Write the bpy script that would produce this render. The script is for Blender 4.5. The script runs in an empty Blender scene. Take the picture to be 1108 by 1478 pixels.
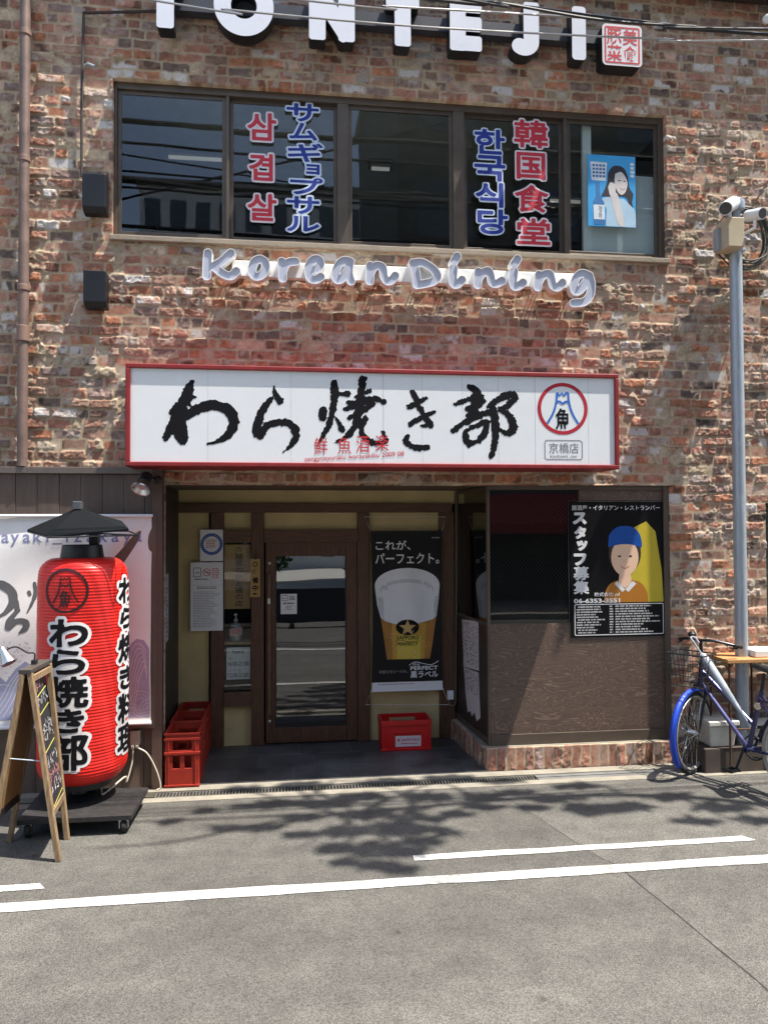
import bpy, bmesh, math, random
import numpy as np
from mathutils import Vector, Matrix, Quaternion

random.seed(11)
rng = np.random.default_rng(11)
sc = bpy.context.scene
COL = sc.collection
V = Vector

# ------------------------------------------------------------------ camera
W0, H0 = 1108.0, 1478.0            # size of the photograph
FPX = 1079.75
DIST, EYE = 5.918, 1.95            # metres from the brick face, above the road
YAW, PITCH, ROLL = 0.125198, 0.023088, -0.004218
_f = V((math.sin(YAW) * math.cos(PITCH), math.cos(YAW) * math.cos(PITCH), math.sin(PITCH)))
_r = V((math.cos(YAW), -math.sin(YAW), 0))
_u = _r.cross(_f)
_r, _u = _r * math.cos(ROLL) + _u * math.sin(ROLL), _u * math.cos(ROLL) - _r * math.sin(ROLL)
CAMP = V((0, -DIST, EYE))
cam = bpy.data.cameras.new('camera')
cam.sensor_fit = 'VERTICAL'
cam.sensor_height = 36
cam.lens = 36 * FPX / H0
cam.clip_start = 0.05
cam.clip_end = 600
camo = bpy.data.objects.new('camera', cam)
COL.objects.link(camo)
m3 = Matrix((_r, _u, -_f)).transposed()
camo.matrix_world = Matrix.Translation(CAMP) @ m3.to_4x4()
sc.camera = camo

# ------------------------------------------------------------------ sky, sun, exposure
SUN = V((0.36, -0.14, 1.0)).normalized()          # direction towards the sun
world = bpy.data.worlds.new('World')
sc.world = world
world.use_nodes = True
nt = world.node_tree
bg = nt.nodes['Background']
sky = nt.nodes.new('ShaderNodeTexSky')
sky.sky_type = 'NISHITA'
sky.sun_disc = False
sky.sun_elevation = math.asin(SUN.z)
sky.sun_rotation = math.atan2(SUN.x, SUN.y)
sky.air_density = 1.2
sky.dust_density = 2.0
nt.links.new(sky.outputs[0], bg.inputs[0])
bg.inputs[1].default_value = 0.14
sun = bpy.data.lights.new('sun', 'SUN')
sun.energy = 5.0
sun.angle = math.radians(0.53)
sun.color = (1.0, 0.94, 0.85)
suno = bpy.data.objects.new('sun', sun)
COL.objects.link(suno)
suno.rotation_euler = (-SUN).to_track_quat('-Z', 'Y').to_euler()
suno.location = (8, -4, 20)
sc.view_settings.view_transform = 'Standard'
sc.view_settings.look = 'None'
sc.view_settings.exposure = 1.14
sc.view_settings.gamma = 1
sc.cycles.max_bounces = 8
sc.cycles.transparent_max_bounces = 12
sc.cycles.caustics_reflective = False
sc.cycles.caustics_refractive = False

# ------------------------------------------------------------------ placing helpers


def _ray(px, py):
    return _f + _r * ((px - W0 / 2) / FPX) - _u * ((py - H0 / 2) / FPX)


def at(px, py, Y=0.0):
    """point of the real vertical plane Y = const that the photograph shows at px, py"""
    d = _ray(px, py)
    return CAMP + d * ((Y + DIST) / d.y)


def gd(px, py, Z=0.0):
    d = _ray(px, py)
    return CAMP + d * ((Z - EYE) / d.z)


class Fr:
    """a flat frame: a along u, b along v, c along the normal u x v"""

    def __init__(s, o, u=(1, 0, 0), v=(0, 0, 1)):
        s.o = V(o)
        s.u = V(u).normalized()
        s.v = V(v).normalized()
        s.n = s.u.cross(s.v)

    def p(s, a, b, c=0.0):
        return s.o + s.u * a + s.v * b + s.n * c


def plane(Y):
    return Fr((0, Y, 0))           # a = X, b = Z, c towards the street


ORG = {}


class MB:
    def __init__(s):
        s.v, s.f, s.m = [], [], []

    def add(s, vs, fs, mi=0):
        n = len(s.v)
        s.v.extend([tuple(p) for p in vs])
        for f in fs:
            s.f.append([i + n for i in f])
            s.m.append(mi)

    def box(s, x0, y0, z0, x1, y1, z1, mi=0):
        if x0 > x1: x0, x1 = x1, x0
        if y0 > y1: y0, y1 = y1, y0
        if z0 > z1: z0, z1 = z1, z0
        vs = [(x0, y0, z0), (x1, y0, z0), (x1, y1, z0), (x0, y1, z0), (x0, y0, z1), (x1, y0, z1), (x1, y1, z1), (x0, y1, z1)]
        s.add(vs, [(0, 3, 2, 1), (4, 5, 6, 7), (0, 1, 5, 4), (1, 2, 6, 5), (2, 3, 7, 6), (3, 0, 4, 7)], mi)
        return s

    def fbox(s, fr, a0, b0, a1, b1, c0, c1, mi=0):
        vs = [fr.p(*q) for q in ((a0, b0, c0), (a1, b0, c0), (a1, b1, c0), (a0, b1, c0), (a0, b0, c1), (a1, b0, c1), (a1, b1, c1), (a0, b1, c1))]
        s.add(vs, [(0, 3, 2, 1), (4, 5, 6, 7), (0, 1, 5, 4), (1, 2, 6, 5), (2, 3, 7, 6), (3, 0, 4, 7)], mi)
        return s

    def bar(s, p, q, w, h, mi=0, up=(0, 0, 1)):
        """square bar from p to q"""
        p, q = V(p), V(q)
        d = (q - p).normalized()
        a = d.cross(V(up))
        if a.length < 1e-4: a = d.cross(V((1, 0, 0)))
        a.normalize()
        b = a.cross(d)
        vs = []
        for c in (p, q):
            for i, j in ((-1, -1), (1, -1), (1, 1), (-1, 1)):
                vs.append(c + a * (i * w / 2) + b * (j * h / 2))
        s.add(vs, [(3, 2, 1, 0), (4, 5, 6, 7), (0, 1, 5, 4), (1, 2, 6, 5), (2, 3, 7, 6), (3, 0, 4, 7)], mi)
        return s

    def tube(s, pts, r, n=10, mi=0, cap=True, closed=False):
        pts = [V(p) for p in pts]
        k = len(pts)
        rs = r if isinstance(r, (list, tuple)) else [r] * k
        vs = []
        ref = None
        for i, p in enumerate(pts):
            if closed:
                d = (pts[(i + 1) % k] - pts[i - 1])
            else:
                d = pts[min(i + 1, k - 1)] - pts[max(i - 1, 0)]
            d.normalize()
            if ref is None:
                ref = d.orthogonal().normalized()
            ref = (ref - d * ref.dot(d)).normalized()
            b = d.cross(ref)
            for j in range(n):
                t = 2 * math.pi * j / n
                vs.append(p + (ref * math.cos(t) + b * math.sin(t)) * rs[i])
        fs = []
        for i in range(k if closed else k - 1):
            i2 = (i + 1) % k
            for j in range(n):
                j2 = (j + 1) % n
                fs.append((i * n + j, i * n + j2, i2 * n + j2, i2 * n + j))
        if cap and not closed:
            fs.append(tuple(range(n - 1, -1, -1)))
            fs.append(tuple((k - 1) * n + j for j in range(n)))
        s.add(vs, fs, mi)
        return s

    def lathe(s, prof, c=(0, 0, 0), n=32, mi=0, axis=None, caps=True):
        """profile [(r, z)] about the vertical through c, or about axis"""
        c = V(c)
        q = Quaternion() if axis is None else V((0, 0, 1)).rotation_difference(V(axis).normalized())
        vs, fs = [], []
        for r, z in prof:
            for j in range(n):
                t = 2 * math.pi * j / n
                vs.append(c + q @ V((r * math.cos(t), r * math.sin(t), z)))
        for i in range(len(prof) - 1):
            for j in range(n):
                j2 = (j + 1) % n
                fs.append((i * n + j, i * n + j2, (i + 1) * n + j2, (i + 1) * n + j))
        if caps:
            fs.append(tuple(range(n - 1, -1, -1)))
            fs.append(tuple((len(prof) - 1) * n + j for j in range(n)))
        s.add(vs, fs, mi)
        return s

    def flat(s, fr, v2, fs, c=0.0, mi=0):
        s.add([fr.p(a, b, c) for a, b in v2], fs, mi)
        return s

    def poly(s, fr, pts, c=0.0, mi=0):
        s.add([fr.p(a, b, c) for a, b in pts], [tuple(range(len(pts)))], mi)
        return s

    def rect(s, fr, a0, b0, a1, b1, c=0.0, mi=0):
        return s.poly(fr, [(a0, b0), (a1, b0), (a1, b1), (a0, b1)], c, mi)

    def line(s, fr, pts, w, c=0.0, mi=0, closed=False):
        """flat ribbon along 2d points"""
        k = len(pts)
        vs, fs = [], []
        for i, (x, y) in enumerate(pts):
            if closed:
                x0, y0 = pts[i - 1]
                x1, y1 = pts[(i + 1) % k]
            else:
                x0, y0 = pts[max(i - 1, 0)]
                x1, y1 = pts[min(i + 1, k - 1)]
            dx, dy = x1 - x0, y1 - y0
            l = math.hypot(dx, dy) or 1
            ww = w[i] if isinstance(w, (list, tuple)) else w
            vs += [(x - dy / l * ww / 2, y + dx / l * ww / 2), (x + dy / l * ww / 2, y - dx / l * ww / 2)]
        for i in range(k if closed else k - 1):
            j = (i + 1) % k
            fs.append((2 * i + 1, 2 * j + 1, 2 * j, 2 * i))
        return s.flat(fr, vs, fs, c, mi)

    def solid(s, fr, v2, fs, c0, c1, mi=0, side=None):
        """extrude a flat 2d mesh from c0 to c1 with its side walls"""
        n = len(v2)
        side = mi if side is None else side
        base = len(s.v)
        s.v.extend([tuple(fr.p(a, b, c1)) for a, b in v2])
        s.v.extend([tuple(fr.p(a, b, c0)) for a, b in v2])
        cnt = {}
        for f in fs:
            s.f.append([i + base for i in f]); s.m.append(mi)
            s.f.append([i + base + n for i in reversed(f)]); s.m.append(mi)
            for i in range(len(f)):
                a, b = f[i], f[(i + 1) % len(f)]
                if (b, a) in cnt: del cnt[(b, a)]
                else: cnt[(a, b)] = 1
        for a, b in cnt:
            s.f.append([b + base, a + base, a + base + n, b + base + n]); s.m.append(side)
        return s

    def build(s, name, mats, parent=None, smooth=False, bevel=0.0, seg=2, angle=35):
        if not isinstance(mats, (list, tuple)): mats = [mats]
        P = np.array(s.v, dtype=float)
        me = bpy.data.meshes.new(name)
        o = bpy.data.objects.new(name, me)
        if parent is not None:
            org = ORG[parent]
            o.parent = parent
            ORG[o] = org
        else:
            lo, hi = P.min(0), P.max(0)
            org = V(((lo[0] + hi[0]) / 2, (lo[1] + hi[1]) / 2, lo[2]))
            o.location = org
            ORG[o] = org
        P = P - np.array(org)
        me.from_pydata(P.tolist(), [], s.f)
        for m in mats: me.materials.append(m)
        if len(mats) > 1: me.polygons.foreach_set('material_index', s.m)
        if smooth:
            me.polygons.foreach_set('use_smooth', [True] * len(me.polygons))
            try:
                me.set_sharp_from_angle(angle=math.radians(angle))
            except Exception:
                pass
        me.update()
        COL.objects.link(o)
        if bevel:
            md = o.modifiers.new('bevel', 'BEVEL')
            md.width = bevel
            md.segments = seg
            md.limit_method = 'ANGLE'
            md.angle_limit = math.radians(40)
        return o


def tag(o, label=None, cat=None, group=None, kind=None):
    if label: o['label'] = label
    if cat: o['category'] = cat
    if group: o['group'] = group
    if kind: o['kind'] = kind
    return o


def thing(name, label, cat, loc, group=None):
    o = bpy.data.objects.new(name, None)
    o.empty_display_size = 0.1
    o.location = loc
    COL.objects.link(o)
    ORG[o] = V(loc)
    return tag(o, label, cat, group)


def copy_tree(o, parent=None):
    c = o.copy()
    COL.objects.link(c)
    if parent is not None: c.parent = parent
    for ch in list(o.children): copy_tree(ch, c)
    return c


# ------------------------------------------------------------------ 2d shapes


def ell(cx, cy, rx, ry, n=40, a0=0, a1=2 * math.pi):
    full = abs(a1 - a0 - 2 * math.pi) < 1e-6
    k = n if full else n + 1
    return [(cx + rx * math.cos(a0 + (a1 - a0) * i / n), cy + ry * math.sin(a0 + (a1 - a0) * i / n)) for i in range(k)]


def rrect(x0, y0, x1, y1, r, n=5):
    out = []
    for cx, cy, a in ((x1 - r, y0 + r, -90), (x1 - r, y1 - r, 0), (x0 + r, y1 - r, 90), (x0 + r, y0 + r, 180)):
        for i in range(n + 1):
            t = math.radians(a + 90 * i / n)
            out.append((cx + r * math.cos(t), cy + r * math.sin(t)))
    return out


def spline(pts, k=6):
    """Catmull-Rom through tuples of any length"""
    if len(pts) < 3: return [tuple(p) for p in pts]
    P = [np.array(p, float) for p in pts]
    P = [2 * P[0] - P[1]] + P + [2 * P[-1] - P[-2]]
    out = []
    for i in range(1, len(P) - 2):
        for j in range(k):
            t = j / k
            a, b, c, d = P[i - 1], P[i], P[i + 1], P[i + 2]
            out.append(tuple(0.5 * (2 * b + (c - a) * t + (2 * a - 5 * b + 4 * c - d) * t * t + (3 * b - a - 3 * c + d) * t ** 3)))
    out.append(tuple(P[-2]))
    return out


_LAT = np.random.default_rng(5).random((64, 64))


def vnoise(X, Z, f, seed=0):
    x = X * f + seed * 17.31 + 1000
    z = Z * f + seed * 9.77 + 1000
    xi, zi = np.floor(x).astype(int), np.floor(z).astype(int)
    fx, fz = x - xi, z - zi
    fx = fx * fx * (3 - 2 * fx)
    fz = fz * fz * (3 - 2 * fz)
    L = lambda i, j: _LAT[(zi + j + seed * 7) % 64, (xi + i + seed * 13) % 64]
    return (L(0, 0) * (1 - fx) + L(1, 0) * fx) * (1 - fz) + (L(0, 1) * (1 - fx) + L(1, 1) * fx) * fz


def fbm(X, Z, f, seed=0, o=4):
    t, a, s = 0, 1.0, 0
    for i in range(o):
        t = t + a * vnoise(X, Z, f * 2 ** i, seed + i)
        s += a
        a *= 0.5
    return t / s


def march(F, xs, zs, lev=0.0):
    """mesh of the region F < lev on a grid"""
    F = F - lev
    F = np.where(np.abs(F) < 1e-9, 1e-9, F)
    vs, fs, idx = [], [], {}

    def vert(key, p):
        if key not in idx:
            idx[key] = len(vs)
            vs.append(p)
        return idx[key]

    ins = F < 0
    cnt = ins[:-1, :-1].astype(int) + ins[1:, :-1] + ins[:-1, 1:] + ins[1:, 1:]
    for j, i in zip(*np.nonzero(cnt)):
        cs = [(i, j), (i + 1, j), (i + 1, j + 1), (i, j + 1)]
        poly = []
        for k in range(4):
            (a, b), (c, d) = cs[k], cs[(k + 1) % 4]
            fa, fb = F[b, a], F[d, c]
            if fa < 0: poly.append(vert((a, b), (xs[a], zs[b])))
            if (fa < 0) != (fb < 0):
                t = fa / (fa - fb)
                key = (min((a, b), (c, d)), max((a, b), (c, d)))
                poly.append(vert(key, (xs[a] + (xs[c] - xs[a]) * t, zs[b] + (zs[d] - zs[b]) * t)))
        if len(poly) >= 3: fs.append(tuple(poly))
    return vs, fs


def grid(x0, z0, x1, z1, res):
    xs = np.linspace(x0, x1, max(3, int((x1 - x0) / res) + 1))
    zs = np.linspace(z0, z1, max(3, int((z1 - z0) / res) + 1))
    X, Z = np.meshgrid(xs, zs)
    return xs, zs, X, Z


def seg_field(X, Z, strokes):
    """signed field of strokes [[(x, z, r), ...], ...]"""
    F = np.full(X.shape, 1e3)
    for st in strokes:
        for (ax, az, ar), (bx, bz, br) in zip(st[:-1], st[1:]):
            dx, dz = bx - ax, bz - az
            l2 = dx * dx + dz * dz + 1e-12
            t = np.clip(((X - ax) * dx + (Z - az) * dz) / l2, 0, 1)
            F = np.minimum(F, np.hypot(X - ax - t * dx, Z - az - t * dz) - (ar + (br - ar) * t))
    return F


def box_field(X, Z, boxes, rnd):
    """rounded oriented bars [(x0, z0, x1, z1, halfwidth)] with square ends"""
    F = np.full(X.shape, 1e3)
    for ax, az, bx, bz, hw in boxes:
        l = math.hypot(bx - ax, bz - az)
        ux, uz = (bx - ax) / l, (bz - az) / l
        cx, cz = (ax + bx) / 2, (az + bz) / 2
        p = np.abs((X - cx) * ux + (Z - cz) * uz) - (l / 2 - rnd)
        q = np.abs(-(X - cx) * uz + (Z - cz) * ux) - (hw - rnd)
        F = np.minimum(F, np.hypot(np.maximum(p, 0), np.maximum(q, 0)) + np.minimum(np.maximum(p, q), 0) - rnd)
    return F


_FM = {}


def font_mesh(body, bold=0.0):
    key = (body, round(bold, 4))
    if key not in _FM:
        c = bpy.data.curves.new('glyph', 'FONT')
        c.body = body
        c.resolution_u = 5
        c.offset = bold
        o = bpy.data.objects.new('glyph', c)
        me = o.to_mesh()
        vs = [(v.co.x, v.co.y) for v in me.vertices]
        fs = [tuple(p.vertices) for p in me.polygons]
        o.to_mesh_clear()
        bpy.data.objects.remove(o)
        bpy.data.curves.remove(c)
        # make all faces wind the same way
        out = []
        for f in fs:
            a = sum(vs[f[i]][0] * vs[f[(i + 1) % len(f)]][1] - vs[f[(i + 1) % len(f)]][0] * vs[f[i]][1] for i in range(len(f)))
            out.append(f if a > 0 else tuple(reversed(f)))
        _FM[key] = (vs, out)
    return _FM[key]


_FS = {}


def font_segs(body):
    if body not in _FS:
        vs, fs = font_mesh(body)
        ed = {}
        for f in fs:
            for i in range(len(f)):
                k = (min(f[i], f[(i + 1) % len(f)]), max(f[i], f[(i + 1) % len(f)]))
                ed[k] = ed.get(k, 0) + 1
        _FS[body] = np.array([[*vs[a], *vs[b]] for (a, b), n in ed.items() if n == 1])
    return _FS[body]


def fit(S, rect=None, em=None):
    """scale boundary segments so their box fills rect, or the em square fills em"""
    S = S.copy()
    if rect:
        x0, z0, x1, z1 = rect
        lx, hx = S[:, [0, 2]].min(), S[:, [0, 2]].max()
        lz, hz = S[:, [1, 3]].min(), S[:, [1, 3]].max()
        S[:, [0, 2]] = x0 + (S[:, [0, 2]] - lx) / (hx - lx) * (x1 - x0)
        S[:, [1, 3]] = z0 + (S[:, [1, 3]] - lz) / (hz - lz) * (z1 - z0)
    else:
        x0, z0, x1, z1 = em
        S[:, [0, 2]] = x0 + S[:, [0, 2]] * (x1 - x0)
        S[:, [1, 3]] = z0 + (S[:, [1, 3]] + 0.12) * (z1 - z0)
    return S


def glyph_field(X, Z, S):
    """exact signed distance to glyph outlines"""
    P = np.stack([X.ravel(), Z.ravel()], 1)
    out = np.empty(len(P))
    a, b = S[:, :2], S[:, 2:]
    d = b - a
    l2 = (d ** 2).sum(1) + 1e-14
    step = max(1, 3000000 // len(S))
    for i in range(0, len(P), step):
        q = P[i:i + step, None, :] - a[None]
        t = np.clip((q * d).sum(2) / l2, 0, 1)
        dist = np.sqrt(((q - t[..., None] * d) ** 2).sum(2)).min(1)
        py = P[i:i + step, 1][:, None]
        c = (a[:, 1] > py) != (b[:, 1] > py)
        with np.errstate(divide='ignore', invalid='ignore'):
            xi = a[:, 0] + (py - a[:, 1]) / (b[:, 1] - a[:, 1]) * d[:, 0]
        ins = (c & (P[i:i + step, 0][:, None] < xi)).sum(1) % 2 == 1
        out[i:i + step] = np.where(ins, -dist, dist)
    return out.reshape(X.shape)


def letters_field(segsets, pad, res):
    al = np.concatenate(segsets)
    x0, x1 = al[:, [0, 2]].min() - pad, al[:, [0, 2]].max() + pad
    z0, z1 = al[:, [1, 3]].min() - pad, al[:, [1, 3]].max() + pad
    xs, zs, X, Z = grid(x0, z0, x1, z1, res)
    F = np.full(X.shape, 1e3)
    for S in segsets:
        i0, i1 = np.searchsorted(xs, [S[:, [0, 2]].min() - pad, S[:, [0, 2]].max() + pad])
        j0, j1 = np.searchsorted(zs, [S[:, [1, 3]].min() - pad, S[:, [1, 3]].max() + pad])
        i0, j0 = max(0, i0 - 1), max(0, j0 - 1)
        F[j0:j1 + 1, i0:i1 + 1] = np.minimum(F[j0:j1 + 1, i0:i1 + 1], glyph_field(X[j0:j1 + 1, i0:i1 + 1], Z[j0:j1 + 1, i0:i1 + 1], S))
    return xs, zs, F


def write(mb, fr, body, a0, b0, a1, b1, c=0.001, mi=0, bold=0.0):
    """one line of lettering whose ink box fills the rectangle"""
    vs, fs = font_mesh(body, bold)
    A = np.array(vs)
    lo, hi = A.min(0), A.max(0)
    A = (A - lo) / np.maximum(hi - lo, 1e-9) * (a1 - a0, b1 - b0) + (a0, b0)
    mb.flat(fr, A.tolist(), fs, c, mi)


def column(mb, fr, chars, a0, a1, btop, bbot, c=0.001, mi=0, bold=0.0):
    h = (btop - bbot) / len(chars)
    for i, ch in enumerate(chars):
        vs, fs = font_mesh(ch, bold)
        A = np.array(vs)
        A = (A + (0, .12)) * (a1 - a0, h) + (a0, btop - (i + 1) * h)
        mb.flat(fr, A.tolist(), fs, c, mi)


def greek(mb, fr, a0, b0, a1, b1, rows, c=0.001, mi=0, fill=0.5, lo=.5):
    """rows of print too fine to read"""
    h = (b0 - b1) / rows
    for i in range(rows):
        y = b0 - (i + .5) * h
        x = a0
        end = a0 + (a1 - a0) * random.uniform(lo, 1)
        while x < end:
            w = random.uniform(.6, 2.2) * h
            mb.rect(fr, x, y - h * fill / 2, min(x + w, end), y + h * fill / 2, c, mi)
            x += w + h * random.uniform(.15, .5)


# ------------------------------------------------------------------ materials


def lin(c):
    return tuple(((x / 255) / 12.92 if x / 255 <= .04045 else ((x / 255 + .055) / 1.055) ** 2.4) for x in c)


_M = {}


def mat(name, col, rough=0.6, metal=0.0, var=0.12, scale=6.0, bump=0.0, bscale=60.0, stretch=None, spec=0.5, col2=None, coat=0.0, trans=None):
    """principled surface with procedural variation; col is linear albedo"""
    if name in _M: return _M[name]
    m = bpy.data.materials.new(name)
    m.use_nodes = True
    n, l = m.node_tree.nodes, m.node_tree.links
    b = n['Principled BSDF']
    tc = n.new('ShaderNodeTexCoord')
    src = tc.outputs['Object']
    if stretch:
        mp = n.new('ShaderNodeMapping')
        mp.inputs['Scale'].default_value = stretch
        l.new(src, mp.inputs[0])
        src = mp.outputs[0]
    nz = n.new('ShaderNodeTexNoise')
    nz.inputs['Scale'].default_value = scale
    nz.inputs['Detail'].default_value = 6
    nz.inputs['Roughness'].default_value = 0.65
    l.new(src, nz.inputs['Vector'])
    rp = n.new('ShaderNodeValToRGB')
    rp.color_ramp.elements[0].position = .3
    rp.color_ramp.elements[1].position = .7
    c2 = col2 if col2 else tuple(x * (1 + var) for x in col)
    c1 = tuple(x * (1 - var) for x in col)
    rp.color_ramp.elements[0].color = (*c1, 1)
    rp.color_ramp.elements[1].color = (*[min(1, x) for x in c2], 1)
    l.new(nz.outputs[0], rp.inputs[0])
    l.new(rp.outputs[0], b.inputs['Base Color'])
    mr = n.new('ShaderNodeMapRange')
    mr.inputs['To Min'].default_value = max(.02, rough - .1)
    mr.inputs['To Max'].default_value = min(1, rough + .1)
    l.new(nz.outputs[0], mr.inputs[0])
    l.new(mr.outputs[0], b.inputs['Roughness'])
    b.inputs['Metallic'].default_value = metal
    b.inputs['Specular IOR Level'].default_value = spec
    if coat: b.inputs['Coat Weight'].default_value = coat
    if bump:
        n2 = n.new('ShaderNodeTexNoise')
        n2.inputs['Scale'].default_value = bscale
        n2.inputs['Detail'].default_value = 5
        l.new(src, n2.inputs['Vector'])
        bp = n.new('ShaderNodeBump')
        bp.inputs['Strength'].default_value = bump
        bp.inputs['Distance'].default_value = 0.01
        l.new(n2.outputs[0], bp.inputs['Height'])
        l.new(bp.outputs[0], b.inputs['Normal'])
    _M[name] = m
    return m


def S(r, g, b, k=1.0):
    return tuple(x * k for x in lin((r, g, b)))


def glass(name, tint=(.55, .6, .6), ior=1.7, rough=0.0, boost=0.0):
    if name in _M: return _M[name]
    m = bpy.data.materials.new(name)
    m.use_nodes = True
    n, l = m.node_tree.nodes, m.node_tree.links
    n.remove(n['Principled BSDF'])
    out = n['Material Output']
    tr = n.new('ShaderNodeBsdfTransparent')
    tr.inputs[0].default_value = (*tint, 1)
    gl = n.new('ShaderNodeBsdfGlossy')
    gl.inputs['Roughness'].default_value = rough
    gl.inputs['Color'].default_value = (.95, .97, 1, 1)
    fr = n.new('ShaderNodeFresnel')
    fr.inputs[0].default_value = ior
    ad = n.new('ShaderNodeMath')
    ad.operation = 'ADD'
    ad.use_clamp = True
    ad.inputs[1].default_value = boost
    l.new(fr.outputs[0], ad.inputs[0])
    # only the outer face of the sheet mirrors; the inner face lets light straight through
    ge = n.new('ShaderNodeNewGeometry')
    inv = n.new('ShaderNodeMath')
    inv.operation = 'SUBTRACT'
    inv.inputs[0].default_value = 1
    l.new(ge.outputs['Backfacing'], inv.inputs[1])
    mulb = n.new('ShaderNodeMath')
    mulb.operation = 'MULTIPLY'
    l.new(ad.outputs[0], mulb.inputs[0])
    l.new(inv.outputs[0], mulb.inputs[1])
    # slightly wavy float glass
    tc = n.new('ShaderNodeTexCoord')
    nz = n.new('ShaderNodeTexNoise')
    nz.inputs['Scale'].default_value = 1.6
    nz.inputs['Detail'].default_value = 1
    l.new(tc.outputs['Object'], nz.inputs['Vector'])
    bp = n.new('ShaderNodeBump')
    bp.inputs['Strength'].default_value = .12
    bp.inputs['Distance'].default_value = .01
    l.new(nz.outputs[0], bp.inputs['Height'])
    l.new(bp.outputs[0], gl.inputs['Normal'])
    mx = n.new('ShaderNodeMixShader')
    l.new(mulb.outputs[0], mx.inputs[0])
    l.new(tr.outputs[0], mx.inputs[1])
    l.new(gl.outputs[0], mx.inputs[2])
    l.new(mx.outputs[0], out.inputs[0])
    _M[name] = m
    return m


def attr_mat(name, rough=.9, bump=.5, bscale=220):
    m = bpy.data.materials.new(name)
    m.use_nodes = True
    n, l = m.node_tree.nodes, m.node_tree.links
    b = n['Principled BSDF']
    at_ = n.new('ShaderNodeAttribute')
    at_.attribute_name = 'tint'
    tc = n.new('ShaderNodeTexCoord')
    nz = n.new('ShaderNodeTexNoise')
    nz.inputs['Scale'].default_value = 90
    nz.inputs['Detail'].default_value = 5
    l.new(tc.outputs['Object'], nz.inputs['Vector'])
    mr = n.new('ShaderNodeMapRange')
    mr.inputs['To Min'].default_value = .62
    mr.inputs['To Max'].default_value = 1.38
    l.new(nz.outputs[0], mr.inputs[0])
    mx = n.new('ShaderNodeVectorMath')
    mx.operation = 'SCALE'
    l.new(at_.outputs['Color'], mx.inputs[0])
    l.new(mr.outputs[0], mx.inputs['Scale'])
    l.new(mx.outputs[0], b.inputs['Base Color'])
    b.inputs['Roughness'].default_value = rough
    b.inputs['Specular IOR Level'].default_value = .2
    n2 = n.new('ShaderNodeTexNoise')
    n2.inputs['Scale'].default_value = bscale
    n2.inputs['Detail'].default_value = 6
    l.new(tc.outputs['Object'], n2.inputs['Vector'])
    bp = n.new('ShaderNodeBump')
    bp.inputs['Strength'].default_value = bump
    bp.inputs['Distance'].default_value = .006
    l.new(n2.outputs[0], bp.inputs['Height'])
    l.new(bp.outputs[0], b.inputs['Normal'])
    return m


M_BRICK = attr_mat('old brickwork')
M_BLACK = mat('black paint', (.012, .012, .013), .45)
M_WHITE = mat('white paint', (.78, .79, .80), .45, var=.04)
M_DKMETAL = mat('dark metal', (.03, .032, .036), .4, .6)
M_STEEL = mat('bright steel', (.62, .62, .62), .3, 1.0)
M_GALV = mat('galvanised steel', (.38, .42, .46), .5, .5, var=.15, scale=12, stretch=(4, 4, .6))
M_RUBBER = mat('black rubber', (.015, .015, .015), .8)
M_PAPER = mat('white paper', (.78, .78, .80), .8, var=.03, spec=.2)
M_INK = mat('black ink', (.007, .007, .009), .6, spec=.15)
M_GREYINK = mat('grey ink', (.16, .16, .18), .7, spec=.2)
M_REDINK = mat('red ink', S(200, 50, 55), .6, spec=.3)
M_BLUEINK = mat('blue ink', S(30, 75, 165), .6, spec=.3)
M_BRONZE = mat('bronze aluminium', (.115, .092, .072), .4, .4, var=.15, scale=10)
M_TIMBER = mat('dark stained timber', (.095, .042, .020), .55, var=.45, scale=9, bump=.25, bscale=30, stretch=(6, 6, .8))
M_TIMBERH = mat('dark stained beam', (.10, .045, .022), .55, var=.45, scale=9, bump=.25, bscale=30, stretch=(.8, 6, 6))
M_PLASTER = mat('ochre plaster', (.56, .45, .235), .95, var=.10, scale=5, bump=.4, bscale=90, spec=.1)
M_CLAD = mat('brown cladding', (.105, .073, .058), .42, var=.28, scale=5, stretch=(3, 3, .35))
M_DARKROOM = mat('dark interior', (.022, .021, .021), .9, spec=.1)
M_CRATE = mat('worn red crate plastic', S(170, 44, 26, .75), .55, var=.2, scale=14)
M_CRATE2 = mat('bright red crate plastic', S(205, 22, 26, .9), .38, var=.08)

# ------------------------------------------------------------------ ground


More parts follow.
